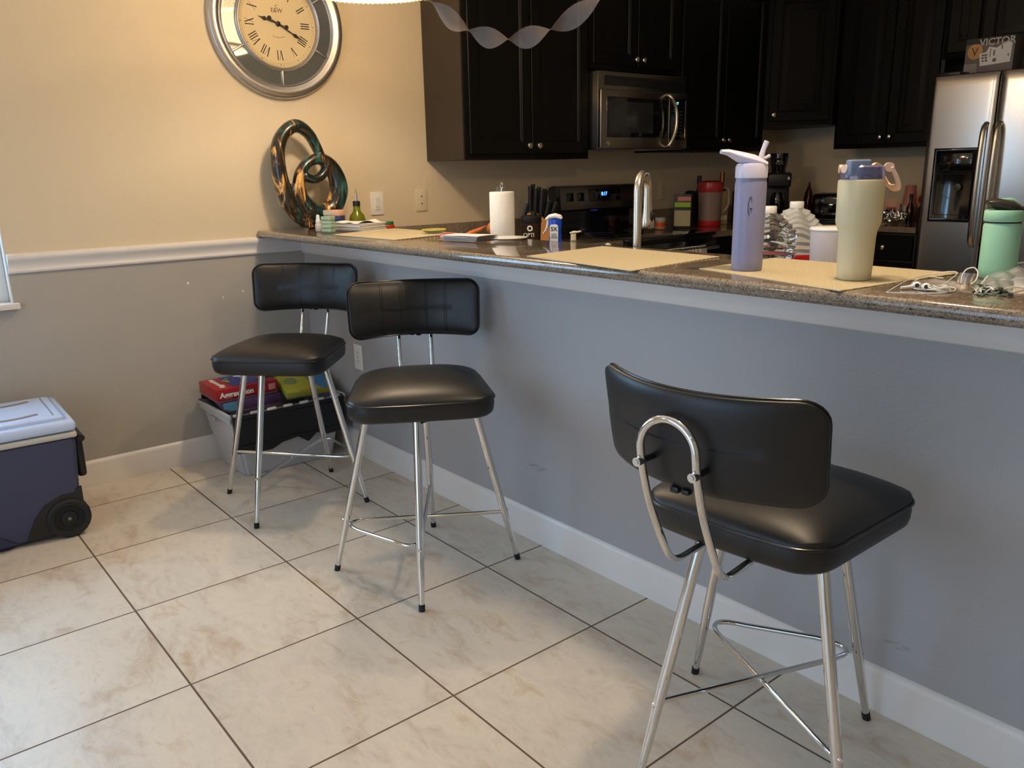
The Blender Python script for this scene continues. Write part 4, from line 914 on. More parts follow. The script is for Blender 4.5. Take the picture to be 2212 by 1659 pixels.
b = MB(); b.lathe([(0.031, 0.018), (0.032, 0.020), (0.032, 0.030), (0.030, 0.032), (0, 0.032)], seg=36); b.build('lid', mat('green_lid', S(40, 110, 60), 0.35), t)
t = thing('shallow_dish', 'shallow glass dish with a yellow rim near the bar far edge', 'dish', (0.90, 0.160, BT+0.0036))
b = MB(); b.lathe([(0, 0), (0.03, 0), (0.048, 0.010), (0.05, 0.013), (0.047, 0.0125), (0.029, 0.003), (0, 0.003)], seg=36); d = b.build('bowl', mat('clear_glass_dish', S(220, 220, 200), 0.05, trans=0.8), t)
b = MB(); b.lathe([(0.049, 0.012), (0.0515, 0.014), (0.049, 0.016), (0.047, 0.014), (0.049, 0.012)], seg=36, cap=False); b.build('rim', mat('yellow_rim', S(210, 200, 60), 0.4), d)
# folded cloth + plate on the bar
b = MB(); RED = mat('red_stripe_cloth', S(236, 226, 224), 0.9)
for k in range(5):
    z = 0.0045*k
    def lay(u, v, z=z, k=k):
        a = 2*PI*v; x = -0.10+0.004*k+0.205*u-0.002*k*u; return (x, 0.055*math.cos(a)*(1.0 if k < 4 else 0.96), z+0.0022+0.0021*math.sin(a)+0.0025*k*0.25*(1-u)*math.sin(3*u+k))
    b.grid(lay, 20, 16, False)
cl = b.build('folded_dishcloth', RED, loc=(1.285, 0.045, BT+0.001), rz=0.10, ang=180)
tag(cl, 'folded white dishcloth with red edge at the bar far side', 'cloth')
b = MB(); b.tube(bez([(-0.102, -0.045, 0.006), (-0.108, -0.03, 0.012), (-0.108, 0.0, 0.016), (-0.104, 0.04, 0.012)], 6), 0.007, 10); b.build('red_border', mat('red_border_cloth', S(190, 50, 50), 0.9), cl)
b = MB(); b.lathe([(0, 0), (0.045, 0), (0.075, 0.006), (0.078, 0.008), (0.074, 0.0085), (0.044, 0.003), (0, 0.003)], seg=48)
tag(b.build('white_plate', mat('glazed_white', S(240, 238, 234), 0.15), loc=(1.385, 0.155, BT+0.001)), 'small white plate partly under the folded dishcloth', 'plate')

# ------------------------------------------------------------------ sink side (lower worktop behind the bar)
t = thing('paper_towel_roll', 'white embossed paper towel roll on upright chrome holder', 'paper towel', (1.175, 0.305, KT+0.001))
m, tr, bs = nt('embossed_paper'); bs.inputs['Base Color'].default_value = (*S(242, 238, 228), 1); bs.inputs['Roughness'].default_value = 0.95
vo = tr.nodes.new('ShaderNodeTexVoronoi'); vo.inputs['Scale'].default_value = 42; vo.feature = 'DISTANCE_TO_EDGE'; tcn = tr.nodes.new('ShaderNodeTexCoord'); tr.links.new(tcn.outputs['Object'], vo.inputs['Vector'])
bp = tr.nodes.new('ShaderNodeBump'); bp.inputs['Strength'].default_value = 0.5; bp.inputs['Distance'].default_value = 0.004; tr.links.new(vo.outputs['Distance'], bp.inputs['Height']); tr.links.new(bp.outputs[0], bs.inputs['Normal'])
b = MB(); b.lathe([(0.019, 0.014), (0.048, 0.014), (0.0495, 0.017), (0.0495, 0.302), (0.047, 0.305), (0.019, 0.305), (0.019, 0.014)], seg=48, cap=False); b.build('roll', m, t)
b = MB(); b.lathe([(0.07, 0), (0.072, 0.004), (0.07, 0.010), (0, 0.012)], seg=40); b.cyl((0, 0, 0.01), (0, 0, 0.318), 0.004); b.tube(bez([(0.0, 0, 0.316), (0.006, 0, 0.325), (0.005, 0, 0.336), (0, 0, 0.340), (-0.005, 0, 0.336), (-0.006, 0, 0.325), (0.0, 0, 0.316)], 4), 0.0025, 8); b.build('holder', M_CHROME, t)
t = thing('faucet', 'brushed nickel gooseneck kitchen faucet with pull-down sprayer', 'faucet', (1.912, 0.285, KT+0.001), math.radians(112))
arc = [(0, 0, 0.03), (0, 0, 0.20), (0, 0, 0.27), (0, 0, 0.315)] + [(0.048-0.048*math.cos(a), 0, 0.318+0.050*math.sin(a)) for a in [PI*k/16 for k in range(1, 17)]] + [(0.0965, 0, 0.29)]
b = MB(); b.tube(arc, 0.0105, 20, rad=[0.0140]*4+[0.0132]*17); b.lathe([(0.028, 0), (0.028, 0.006), (0.021, 0.012), (0.018, 0.04), (0.014, 0.05)], seg=30); b.build('gooseneck', M_NICKEL, t)
b = MB(); b.tube([(0.0965, 0, 0.295), (0.097, 0, 0.27), (0.099, 0, 0.24), (0.102, 0, 0.215), (0.104, 0, 0.192), (0.104, 0, 0.186)], 0.012, 28, rad=[0.0138, 0.0140, 0.0165, 0.0205, 0.0250, 0.0225]); sp = b.build('spray_head', M_NICKEL, t)
b = MB(); bmesh.ops.create_uvsphere(b.bm, u_segments=16, v_segments=10, radius=1)
for v in b.bm.verts: v.co = Vector((0.094+v.co.x*0.008, -0.0165+v.co.y*0.008, 0.226+v.co.z*0.019))
b.build('spray_button', M_BLACKP, sp)
b = MB(); b.cyl((0.0, -0.012, 0.07), (0.0, -0.055, 0.10), 0.006, 0.005); b.build('lever', M_NICKEL, t)
t = thing('soap_dispenser', 'clear soap dispenser with beige pump nozzle by the sink', 'soap dispenser', (1.575, 0.315, KT+0.001), 0.55)
b = MB(); b.lathe([(0, 0), (0.026, 0), (0.028, 0.005), (0.028, 0.085), (0.014, 0.105), (0.012, 0.135), (0, 0.135)], seg=28); b.build('bottle', mat('clear_soap', S(190, 180, 140), 0.1, trans=0.6), t)
b = MB(); b.lathe([(0.010, 0.135), (0.010, 0.158), (0, 0.158)], seg=20); b.tube([(-0.012, 0, 0.160), (0.0, 0, 0.163), (0.018, 0, 0.164), (0.028, 0, 0.167)], 0.004, 10, flat=(0, 0, 1), rad=[(0.003, 0.008), (0.005, 0.011), (0.0035, 0.007), (0.003, 0.005)]); b.build('pump', M_IVORY, t)
t = thing('sprayer_knob', 'small cream dome of the sink sprayer beside the faucet', 'sink sprayer', (1.765, 0.30, KT+0.001))
b = MB(); b.lathe([(0.018, 0), (0.018, 0.01), (0.012, 0.02), (0.010, 0.095), (0, 0.095)], seg=24); b.build('base', M_NICKEL, t)
b = MB(); b.lathe([(0.010, 0.095), (0.013, 0.105), (0.013, 0.118), (0.009, 0.132), (0, 0.136)], seg=24); b.build('dome', M_IVORY, t)
t = thing('spray_bottle', 'blue cleaner spray bottle with white trigger and 5X label', 'bottle', (1.445, 0.345, KT+0.001), 0.55)
b = MB(); b.tube([(0, 0, 0.0), (0, 0, 0.01), (0, 0, 0.07), (0, 0, 0.12), (0, 0, 0.155), (0, 0, 0.195), (0, 0, 0.204)], 0.02, 28, flat=(1, 0, 0), rad=[(0.028, 0.017), (0.031, 0.02), (0.031, 0.02), (0.026, 0.018), (0.0225, 0.016), (0.026, 0.016), (0.025, 0.015)])
bd = b.build('body', mat('cobalt_plastic', S(18, 70, 190), 0.25), t)
b = MB(); b.tube([(0.026, 0, 0.206), (0.02, 0, 0.212), (0.0, 0, 0.217), (-0.022, 0, 0.213), (-0.036, 0, 0.203)], 0.01, 14, flat=(0, 0, 1), rad=[(0.004, 0.012), (0.009, 0.014), (0.010, 0.014), (0.009, 0.011), (0.006, 0.007)])
b.tube(bez([(-0.028, 0, 0.200), (-0.031, 0, 0.182), (-0.037, 0, 0.165), (-0.048, 0, 0.150)], 4), 0.004, 10, flat=(1, 0, 0), rad=[(0.005-0.0002*k, 0.006) for k in range(13)]); b.build('trigger_head', M_WHITEP, t)
b = MB(); b.prism([(-0.016, 0.125), (0, 0.112), (0.016, 0.125), (0.016, 0.180), (0.011, 0.186), (-0.011, 0.186), (-0.016, 0.180)], 0, 0.001)
lb = b.build('label', M_PAPER, bd, smooth=False, mx=Matrix.Translation((0.0, -0.0185, 0)) @ Matrix.Rotation(PI/2, 4, 'X'))
text('5X', 0.021, INK, 'label_figure', lb, facing((0, -0.0198, 0.168)), bold=0.0006)
text('FASTER\nGREASE\nCLEANER', 0.0066, INK, 'label_text', lb, facing((0, -0.0198, 0.143)))

def jug(label, x, y, h, milky):
    t = thing('water_jug', label, 'jug', (x, y, KT+0.001), 0.5, 'gallon water jugs behind the bar')
    m = mat('jug_plastic_'+label[:4], (0.93, 0.94, 0.92), 0.04 if not milky else 0.2, trans=0.96 if not milky else 0.55, ior=1.25)
    prof = [(0.0, 0.0), (0.066, 0.0), (0.074, 0.006)]
    for k in range(14): z = 0.02+0.012*k; prof.append((0.073+(0.0030 if k % 2 else -0.0020), z))
    for k in range(9): z = 0.188+0.0085*k; u = k/8; prof.append((0.073-0.046*u**1.2+(0.0034 if k % 2 else -0.0022), z))
    prof += [(0.020, 0.262), (0.0195, 0.268), (0.0, 0.268)]
    k_ = h/0.285
    b = MB(); b.lathe([(r*(1.10 if r > 0.03 else 1), z*k_) for r, z in prof], seg=56)
    for v in b.bm.verts:
        a = math.atan2(v.co.y, v.co.x); r = math.hypot(v.co.x, v.co.y); sq = 1+0.06*math.cos(4*a)*min(1, r/0.05)
        wv = 0.008*math.sin(4*a+1)*(1 if v.co.z > 0.15 else 0.3)*min(1, r/0.05); v.co = Vector((v.co.x*sq, v.co.y*sq, v.co.z+wv*(1 if v.co.z > 0.02 else 0)))
    b.build('bottle', m, t)
    b = MB(); b.lathe([(0.0215, 0.262*k_), (0.0225, 0.264*k_), (0.0225, 0.262*k_+0.020), (0.021, 0.262*k_+0.022), (0, 0.262*k_+0.022)], seg=36); b.build('cap', M_WHITEP, t)
    b = MB(); b.lathe([(0.0870, 0.045), (0.0874, 0.046), (0.0874, 0.088), (0.0870, 0.089)], seg=48, cap=False); b.build('blue_label', mat('blue_label', S(96, 150, 200), 0.4), t)
    b = MB(); b.lathe([(0.0874, 0.089), (0.0877, 0.090), (0.0877, 0.104), (0.0874, 0.105)], seg=48, cap=False); b.build('red_stripe', mat('red_label', S(190, 30, 34), 0.4), t)
jug('clear rippled water jug just right of the lavender bottle', 2.268, 0.50, 0.262, False)
jug('cloudier water jug behind and right of the clear one', 2.255, 0.675, 0.270, True)
t = thing('white_tub', 'white plastic tub standing left of the cream tumbler', 'tub', (2.490, 0.49, KT+0.001))
b = MB(); b.lathe([(0, 0), (0.050, 0), (0.053, 0.004), (0.061, 0.196), (0.0625, 0.200), (0.060, 0.203), (0.05, 0.204), (0.0, 0.205)], seg=48); b.build('tub_body', mat('soft_white_plastic', S(226, 220, 224), 0.4, sub=0.2), t)
b = MB(); b.lathe([(0.0615, 0.198), (0.0635, 0.200), (0.0635, 0.204), (0.060, 0.207), (0.03, 0.210), (0, 0.210)], seg=48); b.build('lid', M_WHITEP, t)

# ------------------------------------------------------------------ worktop left of the stove
t = thing('knife_block', 'wooden knife block full of black-handled knives', 'knife block', (0.30, 1.285, KT+0.001), 0.62)
b = MB(); pr = [(-0.060, 0.0), (0.060, 0.0), (0.070, 0.10), (-0.035, 0.165), (-0.072, 0.150)]
A = [b.v((x, -0.045, z)) for x, z in pr]; B_ = [b.v((x, 0.045, z)) for x, z in pr]
for k in range(5): b.face([A[k], A[(k+1) % 5], B_[(k+1) % 5], B_[k]])
b.face(A); b.face(B_); b.build('block', mat('bamboo', S(196, 140, 74), 0.45, var=0.3, vscale=12), t, smooth=False)
for i, (x, y, z0, h_, dx) in enumerate([(-0.055, -0.026, 0.150, 0.150, 0.004), (-0.052, 0.020, 0.150, 0.160, 0.006), (-0.026, -0.028, 0.150, 0.135, 0.008), (-0.020, 0.012, 0.150, 0.145, 0.010), (0.006, -0.030, 0.135, 0.145, 0.012), (0.010, 0.006, 0.135, 0.150, 0.014), (0.012, 0.034, 0.135, 0.14, 0.014), (0.034, -0.030, 0.118, 0.095, 0.020), (0.036, 0.0, 0.118, 0.105, 0.022), (0.038, 0.030, 0.118, 0.10, 0.022), (0.060, -0.022, 0.098, 0.115, 0.032), (0.060, 0.018, 0.098, 0.10, 0.032)]):
    b = MB(); b.tube([(x, y, z0-0.008), (x+dx*0.3, y, z0+h_*0.35), (x+dx*0.65, y, z0+h_*0.7), (x+dx*1.05, y, z0+h_)], 0.01, 12, flat=(1, 0, 0), rad=[(0.010, 0.006), (0.012, 0.008), (0.011, 0.008), (0.013, 0.009)]); b.build('knife_handle', M_BLACKP, t)
t = thing('shaker_bottle', 'dark brown shaker bottle with black cap and white print', 'bottle', (0.945, 0.655, KT+0.001), 0.55)
b = MB(); b.lathe([(0, 0), (0.036, 0), (0.039, 0.004), (0.046, 0.16), (0, 0.16)], seg=40); b.build('cup', mat('smoky_brown_plastic', S(52, 38, 30), 0.25), t)
b = MB(); b.lathe([(0.047, 0.158), (0.048, 0.162), (0.048, 0.182), (0.038, 0.190), (0, 0.192)], seg=40); b.tube([(-0.030, 0, 0.188), (-0.026, 0, 0.205), (-0.018, 0, 0.225), (-0.014, 0, 0.24)], 0.009, 12, rad=[0.012, 0.010, 0.011, 0.009]); b.cyl((0.014, 0, 0.185), (0.014, 0, 0.206), 0.014); b.build('cap', M_BLACKP, t)
text('OPTI', 0.024, M_PAPER, 'print', t, facing((0.004, -0.0448, 0.105)))
b = MB(); b.lathe([(0.013, 0), (0.013, 0.001), (0.007, 0.001), (0.007, 0)], seg=20, cap=False); b.build('logo_ring', M_PAPER, t, mx=Matrix.Translation((0.010, -0.0462, 0.135)) @ Matrix.Rotation(PI/2, 4, 'X'))
b = MB()
def onion(u, v):
    a = 2*PI*u; th = PI*v; r = 0.036*math.sin(th)*(1+0.02*math.sin(9*a)); return (r*math.cos(a), r*math.sin(a), 0.034-0.034*math.cos(th)+(0.012*max(0, v-0.9)*10))
b.grid(onion, 28, 18, False); bmesh.ops.remove_doubles(b.bm, verts=b.bm.verts, dist=1e-5)
tag(b.build('onion', mat('onion_skin', S(196, 124, 62), 0.35, var=0.3, vscale=30), loc=(0.93, 0.46, KT+0.108), ang=180), 'brown onion resting on the plastic bag beside the shaker bottle', 'onion')
b = MB()
def pb(u, v):
    a = 2*PI*u; r = 0.075*math.sin(PI*min(1, v*1.02))**0.6*(1+0.10*math.sin(5*a+v*7)+0.06*math.sin(11*a)); return (1.2*r*math.cos(a), 0.8*r*math.sin(a), 0.10*(1-math.cos(PI*v))/2+0.012*math.sin(7*a)*v)
b.grid(pb, 56, 20, False)
pbag = b.build('plastic_bag', mat('printed_poly', S(190, 190, 196), 0.15, trans=0.5, bump=0.6, bscale=24), loc=(0.90, 0.44, KT+0.001), ang=180); tag(pbag, 'crinkled clear produce bag behind the paper towel roll', 'bag')
b = MB(); b.tube(bez([(0.04, -0.02, 0.10), (0.06, -0.01, 0.112), (0.075, 0.0, 0.120)], 4), 0.004, 8); b.build('blue_tie', mat('blue_tape', S(70, 120, 190), 0.4), pbag)
b = MB(); b.prism([(-0.05, -0.03), (0.05, -0.02), (0.06, 0.03), (-0.03, 0.035)], 0, 0.006)
tag(b.build('orange_packet', mat('orange_foil', S(226, 120, 60), 0.35), loc=(0.98, 0.30, KT+0.137), rot=(0.25, -0.3, 0.4)), 'orange packet leaning left of the paper towel roll', 'packet')
b = MB(); b.prism([(-0.05, -0.05), (0.05, -0.05), (0.05, 0.05), (-0.05, 0.05)], 0, 0.115)
tag(b.build('bread_box', mat('clear_tub', S(180, 160, 130), 0.3), loc=(0.985, 0.30, KT+0.0005), smooth=False), 'low tan carton under the orange packet behind the bar', 'carton')

# ------------------------------------------------------------------ worktop right of the stove
t = thing('clear_pitcher', 'cloudy drink pitcher with red lid and base', 'pitcher', (0.33, 2.76, KT+0.001), 0.4)
b = MB(); b.lathe([(0.0, 0.03), (0.074, 0.03), (0.078, 0.225)], seg=44); b.build('body', mat('cloudy_plastic', S(160, 136, 126), 0.25, trans=0.25), t)
b = MB(); b.lathe([(0, 0), (0.073, 0), (0.076, 0.004), (0.076, 0.038), (0.074, 0.04)], seg=44, cap=False); b.build('base_ring', mat('red_plastic', S(176, 34, 40), 0.3), t)
b = MB(); b.lathe([(0.080, 0.222), (0.083, 0.228), (0.084, 0.262), (0.078, 0.285), (0.05, 0.295), (0, 0.297)], seg=44); b.build('lid', mat('red_clear_lid', S(180, 52, 56), 0.25, trans=0.2), t)
b = MB(); b.tube(bez([(0.078, 0.0, 0.25), (0.115, 0.0, 0.24), (0.125, 0, 0.20), (0.120, 0, 0.13), (0.078, 0, 0.08)], 6), 0.009, 12); b.build('handle', mat('cloudy_handle', S(170, 158, 140), 0.3, trans=0.2), t, rz=0.5)
t = thing('tea_box', 'tall black box with lime and pink panels left of the pitcher', 'box', (0.30, 2.52, KT+0.001), 0.55)
b = MB(); b.box(-0.055, 0.055, -0.035, 0.035, 0, 0.215, 0.001); b.build('carton', mat('black_carton', (0.015, 0.012, 0.01), 0.4), t)
for nm, c_, x0, x1, z0, z1 in (('lime_panel', S(150, 190, 40), -0.050, 0.053, 0.135, 0.165), ('pink_panel', S(214, 130, 120), -0.030, 0.053, 0.175, 0.200), ('cream_panel', S(176, 168, 130), -0.050, 0.053, 0.015, 0.115)):
    b = MB(); b.box(x0, x1, -0.0362, -0.035, z0, z1); b.build(nm, mat(nm, c_, 0.5), t, smooth=False)
t = thing('seasoning_jar', 'small jar with orange label and white lid beside the tea box', 'jar', (0.30, 2.30, 0.922), 0)
b = MB(); b.lathe([(0, 0), (0.032, 0), (0.034, 0.003), (0.034, 0.048), (0, 0.048)], seg=32); b.build('body', mat('pinkish_jar', S(196, 150, 120), 0.3), t)
b = MB(); b.lathe([(0.0345, 0.018), (0.0345, 0.042)], seg=32, cap=False); b.build('label', mat('orange_label', S(196, 80, 50), 0.5), t)
b = MB(); b.lathe([(0.033, 0.048), (0.034, 0.05), (0.034, 0.068), (0.031, 0.072), (0, 0.072)], seg=32); b.build('lid', mat('grey_lid', S(170, 168, 166), 0.3), t)
def simple_bottle(label, x, y, prof, m, capm, capz, name='bottle', cat='bottle', z=KT+0.001, grp=None):
    t = thing(name, label, cat, (x, y, z), 0, grp); b = MB(); b.lathe(prof, seg=28); b.build('body', m, t)
    b = MB(); b.lathe(capz, seg=24); b.build('cap', capm, t); return t
DKB = mat('brown_glass', S(70, 30, 14), 0.12, trans=0.3)
simple_bottle('dark slim bottle with black cap left behind the pitcher', 0.10, 2.935, [(0, 0), (0.03, 0), (0.032, 0.2), (0.014, 0.24), (0.013, 0.275), (0, 0.275)], M_BLACKG, M_BLACKP, [(0.0155, 0.27), (0.0155, 0.325), (0, 0.325)], 'sauce_bottle')
simple_bottle('brown bottle with copper cap behind the red-lidded pitcher', 0.10, 3.195, [(0, 0), (0.034, 0), (0.036, 0.2), (0.014, 0.25), (0.013, 0.28), (0, 0.28)], DKB, mat('copper_cap', S(170, 104, 70), 0.25, 0.7), [(0.0165, 0.275), (0.0165, 0.345), (0, 0.345)], 'sauce_bottle')
simple_bottle('brown bottle half hidden behind the lavender flask', 0.14, 3.33, [(0, 0), (0.034, 0), (0.036, 0.2), (0.014, 0.24), (0.013, 0.27), (0, 0.27)], DKB, M_BLACKP, [(0.0165, 0.265), (0.0165, 0.31), (0, 0.31)], 'sauce_bottle')
t = thing('dark_jug', 'black rounded jug behind the tea box and pitcher', 'jug', (0.11, 2.83, KT+0.001))
b = MB(); b.lathe([(0, 0), (0.05, 0), (0.055, 0.1), (0.05, 0.19), (0.03, 0.225), (0, 0.23)], seg=32); b.build('body', M_BLACKP, t)
b = MB(); b.tube(bez([(0.03, 0.02, 0.20), (0.06, 0.03, 0.20), (0.065, 0.03, 0.12)], 5), 0.006, 8); b.build('handle', M_BLACKP, t)
for k, (x, y, c_, l) in enumerate([(0.25, 2.98, S(186, 170, 130), 'cream and brown printed snack carton right of the pitcher'), (0.16, 3.10, S(150, 136, 110), 'tan printed carton behind the lavender flask')]):
    t = thing('snack_carton', l, 'box', (x, y, KT+0.001), 0.7); b = MB(); b.box(-0.05, 0.05, -0.03, 0.03, 0, 0.22-0.03*k, 0.001); b.build('carton', mat('snack_%d' % k, c_, 0.6, var=0.5, vscale=30), t)
    b = MB(); b.box(-0.045, 0.045, -0.0312, -0.03, 0.03, 0.06); b.build('white_panel', M_PAPER, t, smooth=False)

t = thing('coffee_maker', 'tall black single-serve coffee maker with grinder hopper on top', 'coffee maker', (0.385, 3.455, KT+0.001), math.radians(38))
b = MB(); b.box(-0.08, 0.08, -0.06, 0.10, 0.0, 0.05, 0.008, 3); b.box(-0.08, 0.08, 0.02, 0.10, 0.05, 0.30, 0.01, 3); b.build('tower', M_BLACKP, t)
b = MB(); b.box(-0.082, 0.082, -0.09, 0.10, 0.235, 0.335, 0.018, 4); b.build('brew_head', M_BLACKP, t)
b = MB(); b.lathe([(0.05, 0.335), (0.052, 0.36), (0.062, 0.42), (0.064, 0.455), (0.062, 0.465), (0, 0.466)], (0, 0.02, 0), 36); hp_ = b.build('hopper', M_BLACKG, t)
b = MB(); b.lathe([(0.026, 0), (0.026, 0.003), (0.022, 0.004), (0, 0.003)], seg=28); b.build('dial', M_BLACKG, t, mx=Matrix.Translation((0, -0.043, 0.395)) @ Matrix.Rotation(PI/2, 4, 'X'))
b = MB(); b.box(0.055, 0.068, -0.0915, -0.089, 0.285, 0.305); b.build('indicator_label', M_WHITEP, t, smooth=False)
b = MB(); b.lathe([(0.04, 0.055), (0.05, 0.08), (0.05, 0.16), (0.035, 0.2), (0, 0.2)], (0, -0.02, 0), 32); b.build('carafe', M_BLACKG, t)
t = thing('syrup_bottle', 'brown teardrop syrup bottle against the wall by the toaster', 'bottle', (0.405, 3.83, KT+0.001))
b = MB(); b.lathe([(0, 0), (0.034, 0), (0.037, 0.01), (0.037, 0.13), (0.030, 0.18), (0.016, 0.215), (0.009, 0.235), (0, 0.236)], seg=32); b.build('body', DKB, t)
b = MB(); b.lathe([(0.010, 0.232), (0.008, 0.25), (0.003, 0.262), (0, 0.263)], seg=20); b.build('cap', mat('brown_cap', S(60, 26, 12), 0.4), t)
t = thing('toaster', 'glossy black rounded toaster left of the cream tumbler', 'toaster', (0.655, 3.75, KT+0.001), 0.25)
b = MB(); b.box(-0.14, 0.14, -0.09, 0.09, 0.01, 0.185, 0.035, 5); b.build('shell', M_BLACKG, t)
b = MB(); b.box(-0.10, 0.10, -0.045, -0.015, 0.183, 0.187, 0.001); b.box(-0.10, 0.10, 0.015, 0.045, 0.183, 0.187, 0.001); b.build('bread_slots', M_SLOT, t)
b = MB(); b.box(-0.02, 0.02, -0.098, -0.088, 0.10, 0.115, 0.003); b.build('lever', M_CHROME, t)
b = MB(); b.box(-0.13, 0.13, -0.08, 0.08, 0.0, 0.012, 0.003); b.build('base', M_BLACKP, t)

t = thing('pink_cups', 'pair of stacked pink plastic cups left of the fridge', 'cups', (1.165, 3.80, KT+0.001))
b = MB(); b.lathe([(0, 0), (0.032, 0), (0.045, 0.11), (0.047, 0.112)], seg=32); b.build('lower_cup', mat('white_cup', S(230, 215, 200), 0.4), t)
b = MB(); b.lathe([(0.046, 0.11), (0.044, 0.115), (0.034, 0.235), (0.030, 0.240), (0, 0.240)], seg=32); b.build('upper_cup', mat('pink_cup', S(214, 140, 128), 0.35, trans=0.15), t)
t = thing('red_canister', 'red capped canister at the edge of the fridge', 'canister', (1.275, 3.80, KT+0.001))
b = MB(); b.lathe([(0, 0), (0.048, 0), (0.05, 0.13), (0, 0.13)], seg=32); b.build('body', mat('pink_body', S(206, 130, 110), 0.35), t)
b = MB(); b.lathe([(0.05, 0.13), (0.052, 0.14), (0.05, 0.165), (0.03, 0.185), (0, 0.188)], seg=32); b.build('lid', mat('red_lid', S(190, 40, 36), 0.35), t)
t = thing('snack_packet', 'crumpled pale packet with red print behind the foil', 'packet', (1.085, 3.72, KT+0.001), 0.3)
b = MB(); b.grid(lambda u, v: (-0.05+0.1*u, 0.012*math.sin(PI*u)*math.sin(PI*v)*-1, 0.16*v+0.004*math.sin(u*20)), 16, 16, False); b.grid(lambda u, v: (-0.05+0.1*u, 0.012*math.sin(PI*u)*math.sin(PI*v), 0.16*v+0.004*math.sin(u*20)), 16, 16, False); b.build('pouch', mat('pale_pouch', S(216, 172, 140), 0.35, var=0.5, vscale=25), t)
b = MB(); b.box(-0.03, 0.03, -0.0135, -0.0125, 0.06, 0.10); b.build('red_print', mat('red_print', S(190, 60, 40), 0.5), t, smooth=False)
simple_bottle('small brown bottle between the pink cups and red canister', 1.215, 3.71, [(0, 0), (0.022, 0), (0.024, 0.10), (0.010, 0.13), (0.009, 0.16), (0, 0.16)], DKB, M_BLACKP, [(0.011, 0.158), (0.011, 0.186), (0, 0.186)], 'flavour_bottle')
b = MB()
random.seed(11)
for k in range(2):
    q = bmesh.new(); bmesh.ops.create_icosphere(q, subdivisions=4, radius=0.045 if k == 0 else 0.036)
    for v in q.verts: v.co *= 1+random.uniform(-0.14, 0.14)
    b.merge(q, Matrix.Translation((0.07*k, 0.01*k, 0.045)) @ Matrix.Diagonal((1.2, 1, 0.95, 1)))
tag(b.build('foil_bundle', mat('aluminium_foil', (0.8, 0.78, 0.74), 0.16, 1.0), loc=(1.135, 3.60, KT+0.006), smooth=False), 'crumpled aluminium foil bundle on the worktop beside the fridge', 'foil')
t = thing('black_pan', 'small round black gadget leaning by the fridge side', 'gadget', (1.33, 3.66, KT+0.001))
b = MB(); b.lathe([(0.035, 0), (0.04, 0.01), (0.04, 0.10), (0.03, 0.115), (0, 0.116)], seg=32); b.build('housing', M_BLACKP, t)
b = MB(); b.lathe([(0.02, 0.116), (0.02, 0.125), (0, 0.126)], seg=24); b.build('button', M_BLACKG, t)

# ------------------------------------------------------------------ wall plates
def plate(label, loc, rz, m, kind, w_=0.071, h_=0.115):
    t = thing('wall_outlet' if kind != 'jack' else 'wall_jack_plate', label, 'outlet' if kind != 'jack' else 'wall plate', loc, rz)
    b = MB(); b.box(-w_/2, w_/2, -0.006, -0.0002, -h_/2, h_/2, 0.0025, 3); b.build('cover_plate', m, t)
    if kind == 'decora':
        b = MB(); b.box(-0.0165, 0.0165, -0.0085, -0.005, -0.034, 0.034, 0.0015); f = b.build('receptacle', m, t); zz = (-0.020, 0.020)
    elif kind == 'duplex':
        b = MB()
        for z in (-0.02, 0.02): b.lathe([(0.0165, 0.005), (0.0165, 0.0080), (0.015, 0.0085), (0, 0.0085)], (0, z, 0), 28)
        f = b.build('receptacle', m, t, mx=Matrix.Rotation(PI/2, 4, 'X') @ Matrix.Diagonal((1, -1, 1, 1))); zz = (-0.02, 0.02)
        b = MB(); b.lathe([(0.003, 0.006), (0.003, 0.0072), (0, 0.0074)], seg=12); b.build('screw', M_NICKEL, t, mx=Matrix.Rotation(PI/2, 4, 'X'))
    else:
        zz = (-0.018, 0.020)
        for z in zz:
            b = MB(); b.box(-0.006, 0.006, -0.0068, -0.0058, z-0.006, z+0.006); q = b.build('jack', m, t, smooth=False)
            b = MB(); b.box(-0.0035, 0.0035, -0.0074, -0.0066, z-0.0035, z+0.0035); b.build('jack_hole', M_SLOT, q, smooth=False)
        return t
    b = MB()
    for z in zz:
        b.box(-0.0075, -0.0060, -0.0092, -0.0083, z-0.001, z+0.007); b.box(0.0055, 0.0070, -0.0092, -0.0083, z-0.0005, z+0.006)
        b.lathe([(0.0022, 0.0083), (0.0022, 0.0091), (0, 0.0091)], (0, z-0.008, 0), 12) if False else b.box(-0.0016, 0.0016, -0.0092, -0.0083, z-0.010, z-0.007)
    b.build('slots', M_SLOT, f, smooth=False)
    if kind == 'decora':
        b = MB(); b.box(-0.008, 0.008, -0.0095, -0.0083, -0.0045, -0.001, 0.0004); b.box(-0.008, 0.008, -0.0095, -0.0083, 0.001, 0.0045, 0.0004); b.build('test_buttons', m, f)
    return t
plate('white outlet plate with test buttons right of the green oil bottle', (0.0, 0.424, 1.149), PI/2, M_WHITEP, 'decora', 0.076, 0.115)
plate('ivory two-jack plate between the two white outlets', (0.0, 0.697, 1.156), PI/2, M_IVORY, 'jack')
plate('white outlet behind the paper towel roll', (0.0, 1.247, 1.156), PI/2, M_WHITEP, 'decora')
plate('dim outlet plate on the wall right of the stove back', (0.0, 2.655, 1.145), PI/2, M_IVORY, 'decora')
plate('white outlet low on the grey bar wall behind the middle stool', (0.482, 0.0, 0.483), 0, M_WHITEP, 'duplex', 0.074, 0.118)

# ------------------------------------------------------------------ cooler
t = thing('wheeled_cooler', 'navy blue wheeled cooler with pale lid by the wall', 'cooler', (0.305, -1.225, 0), math.radians(-2))
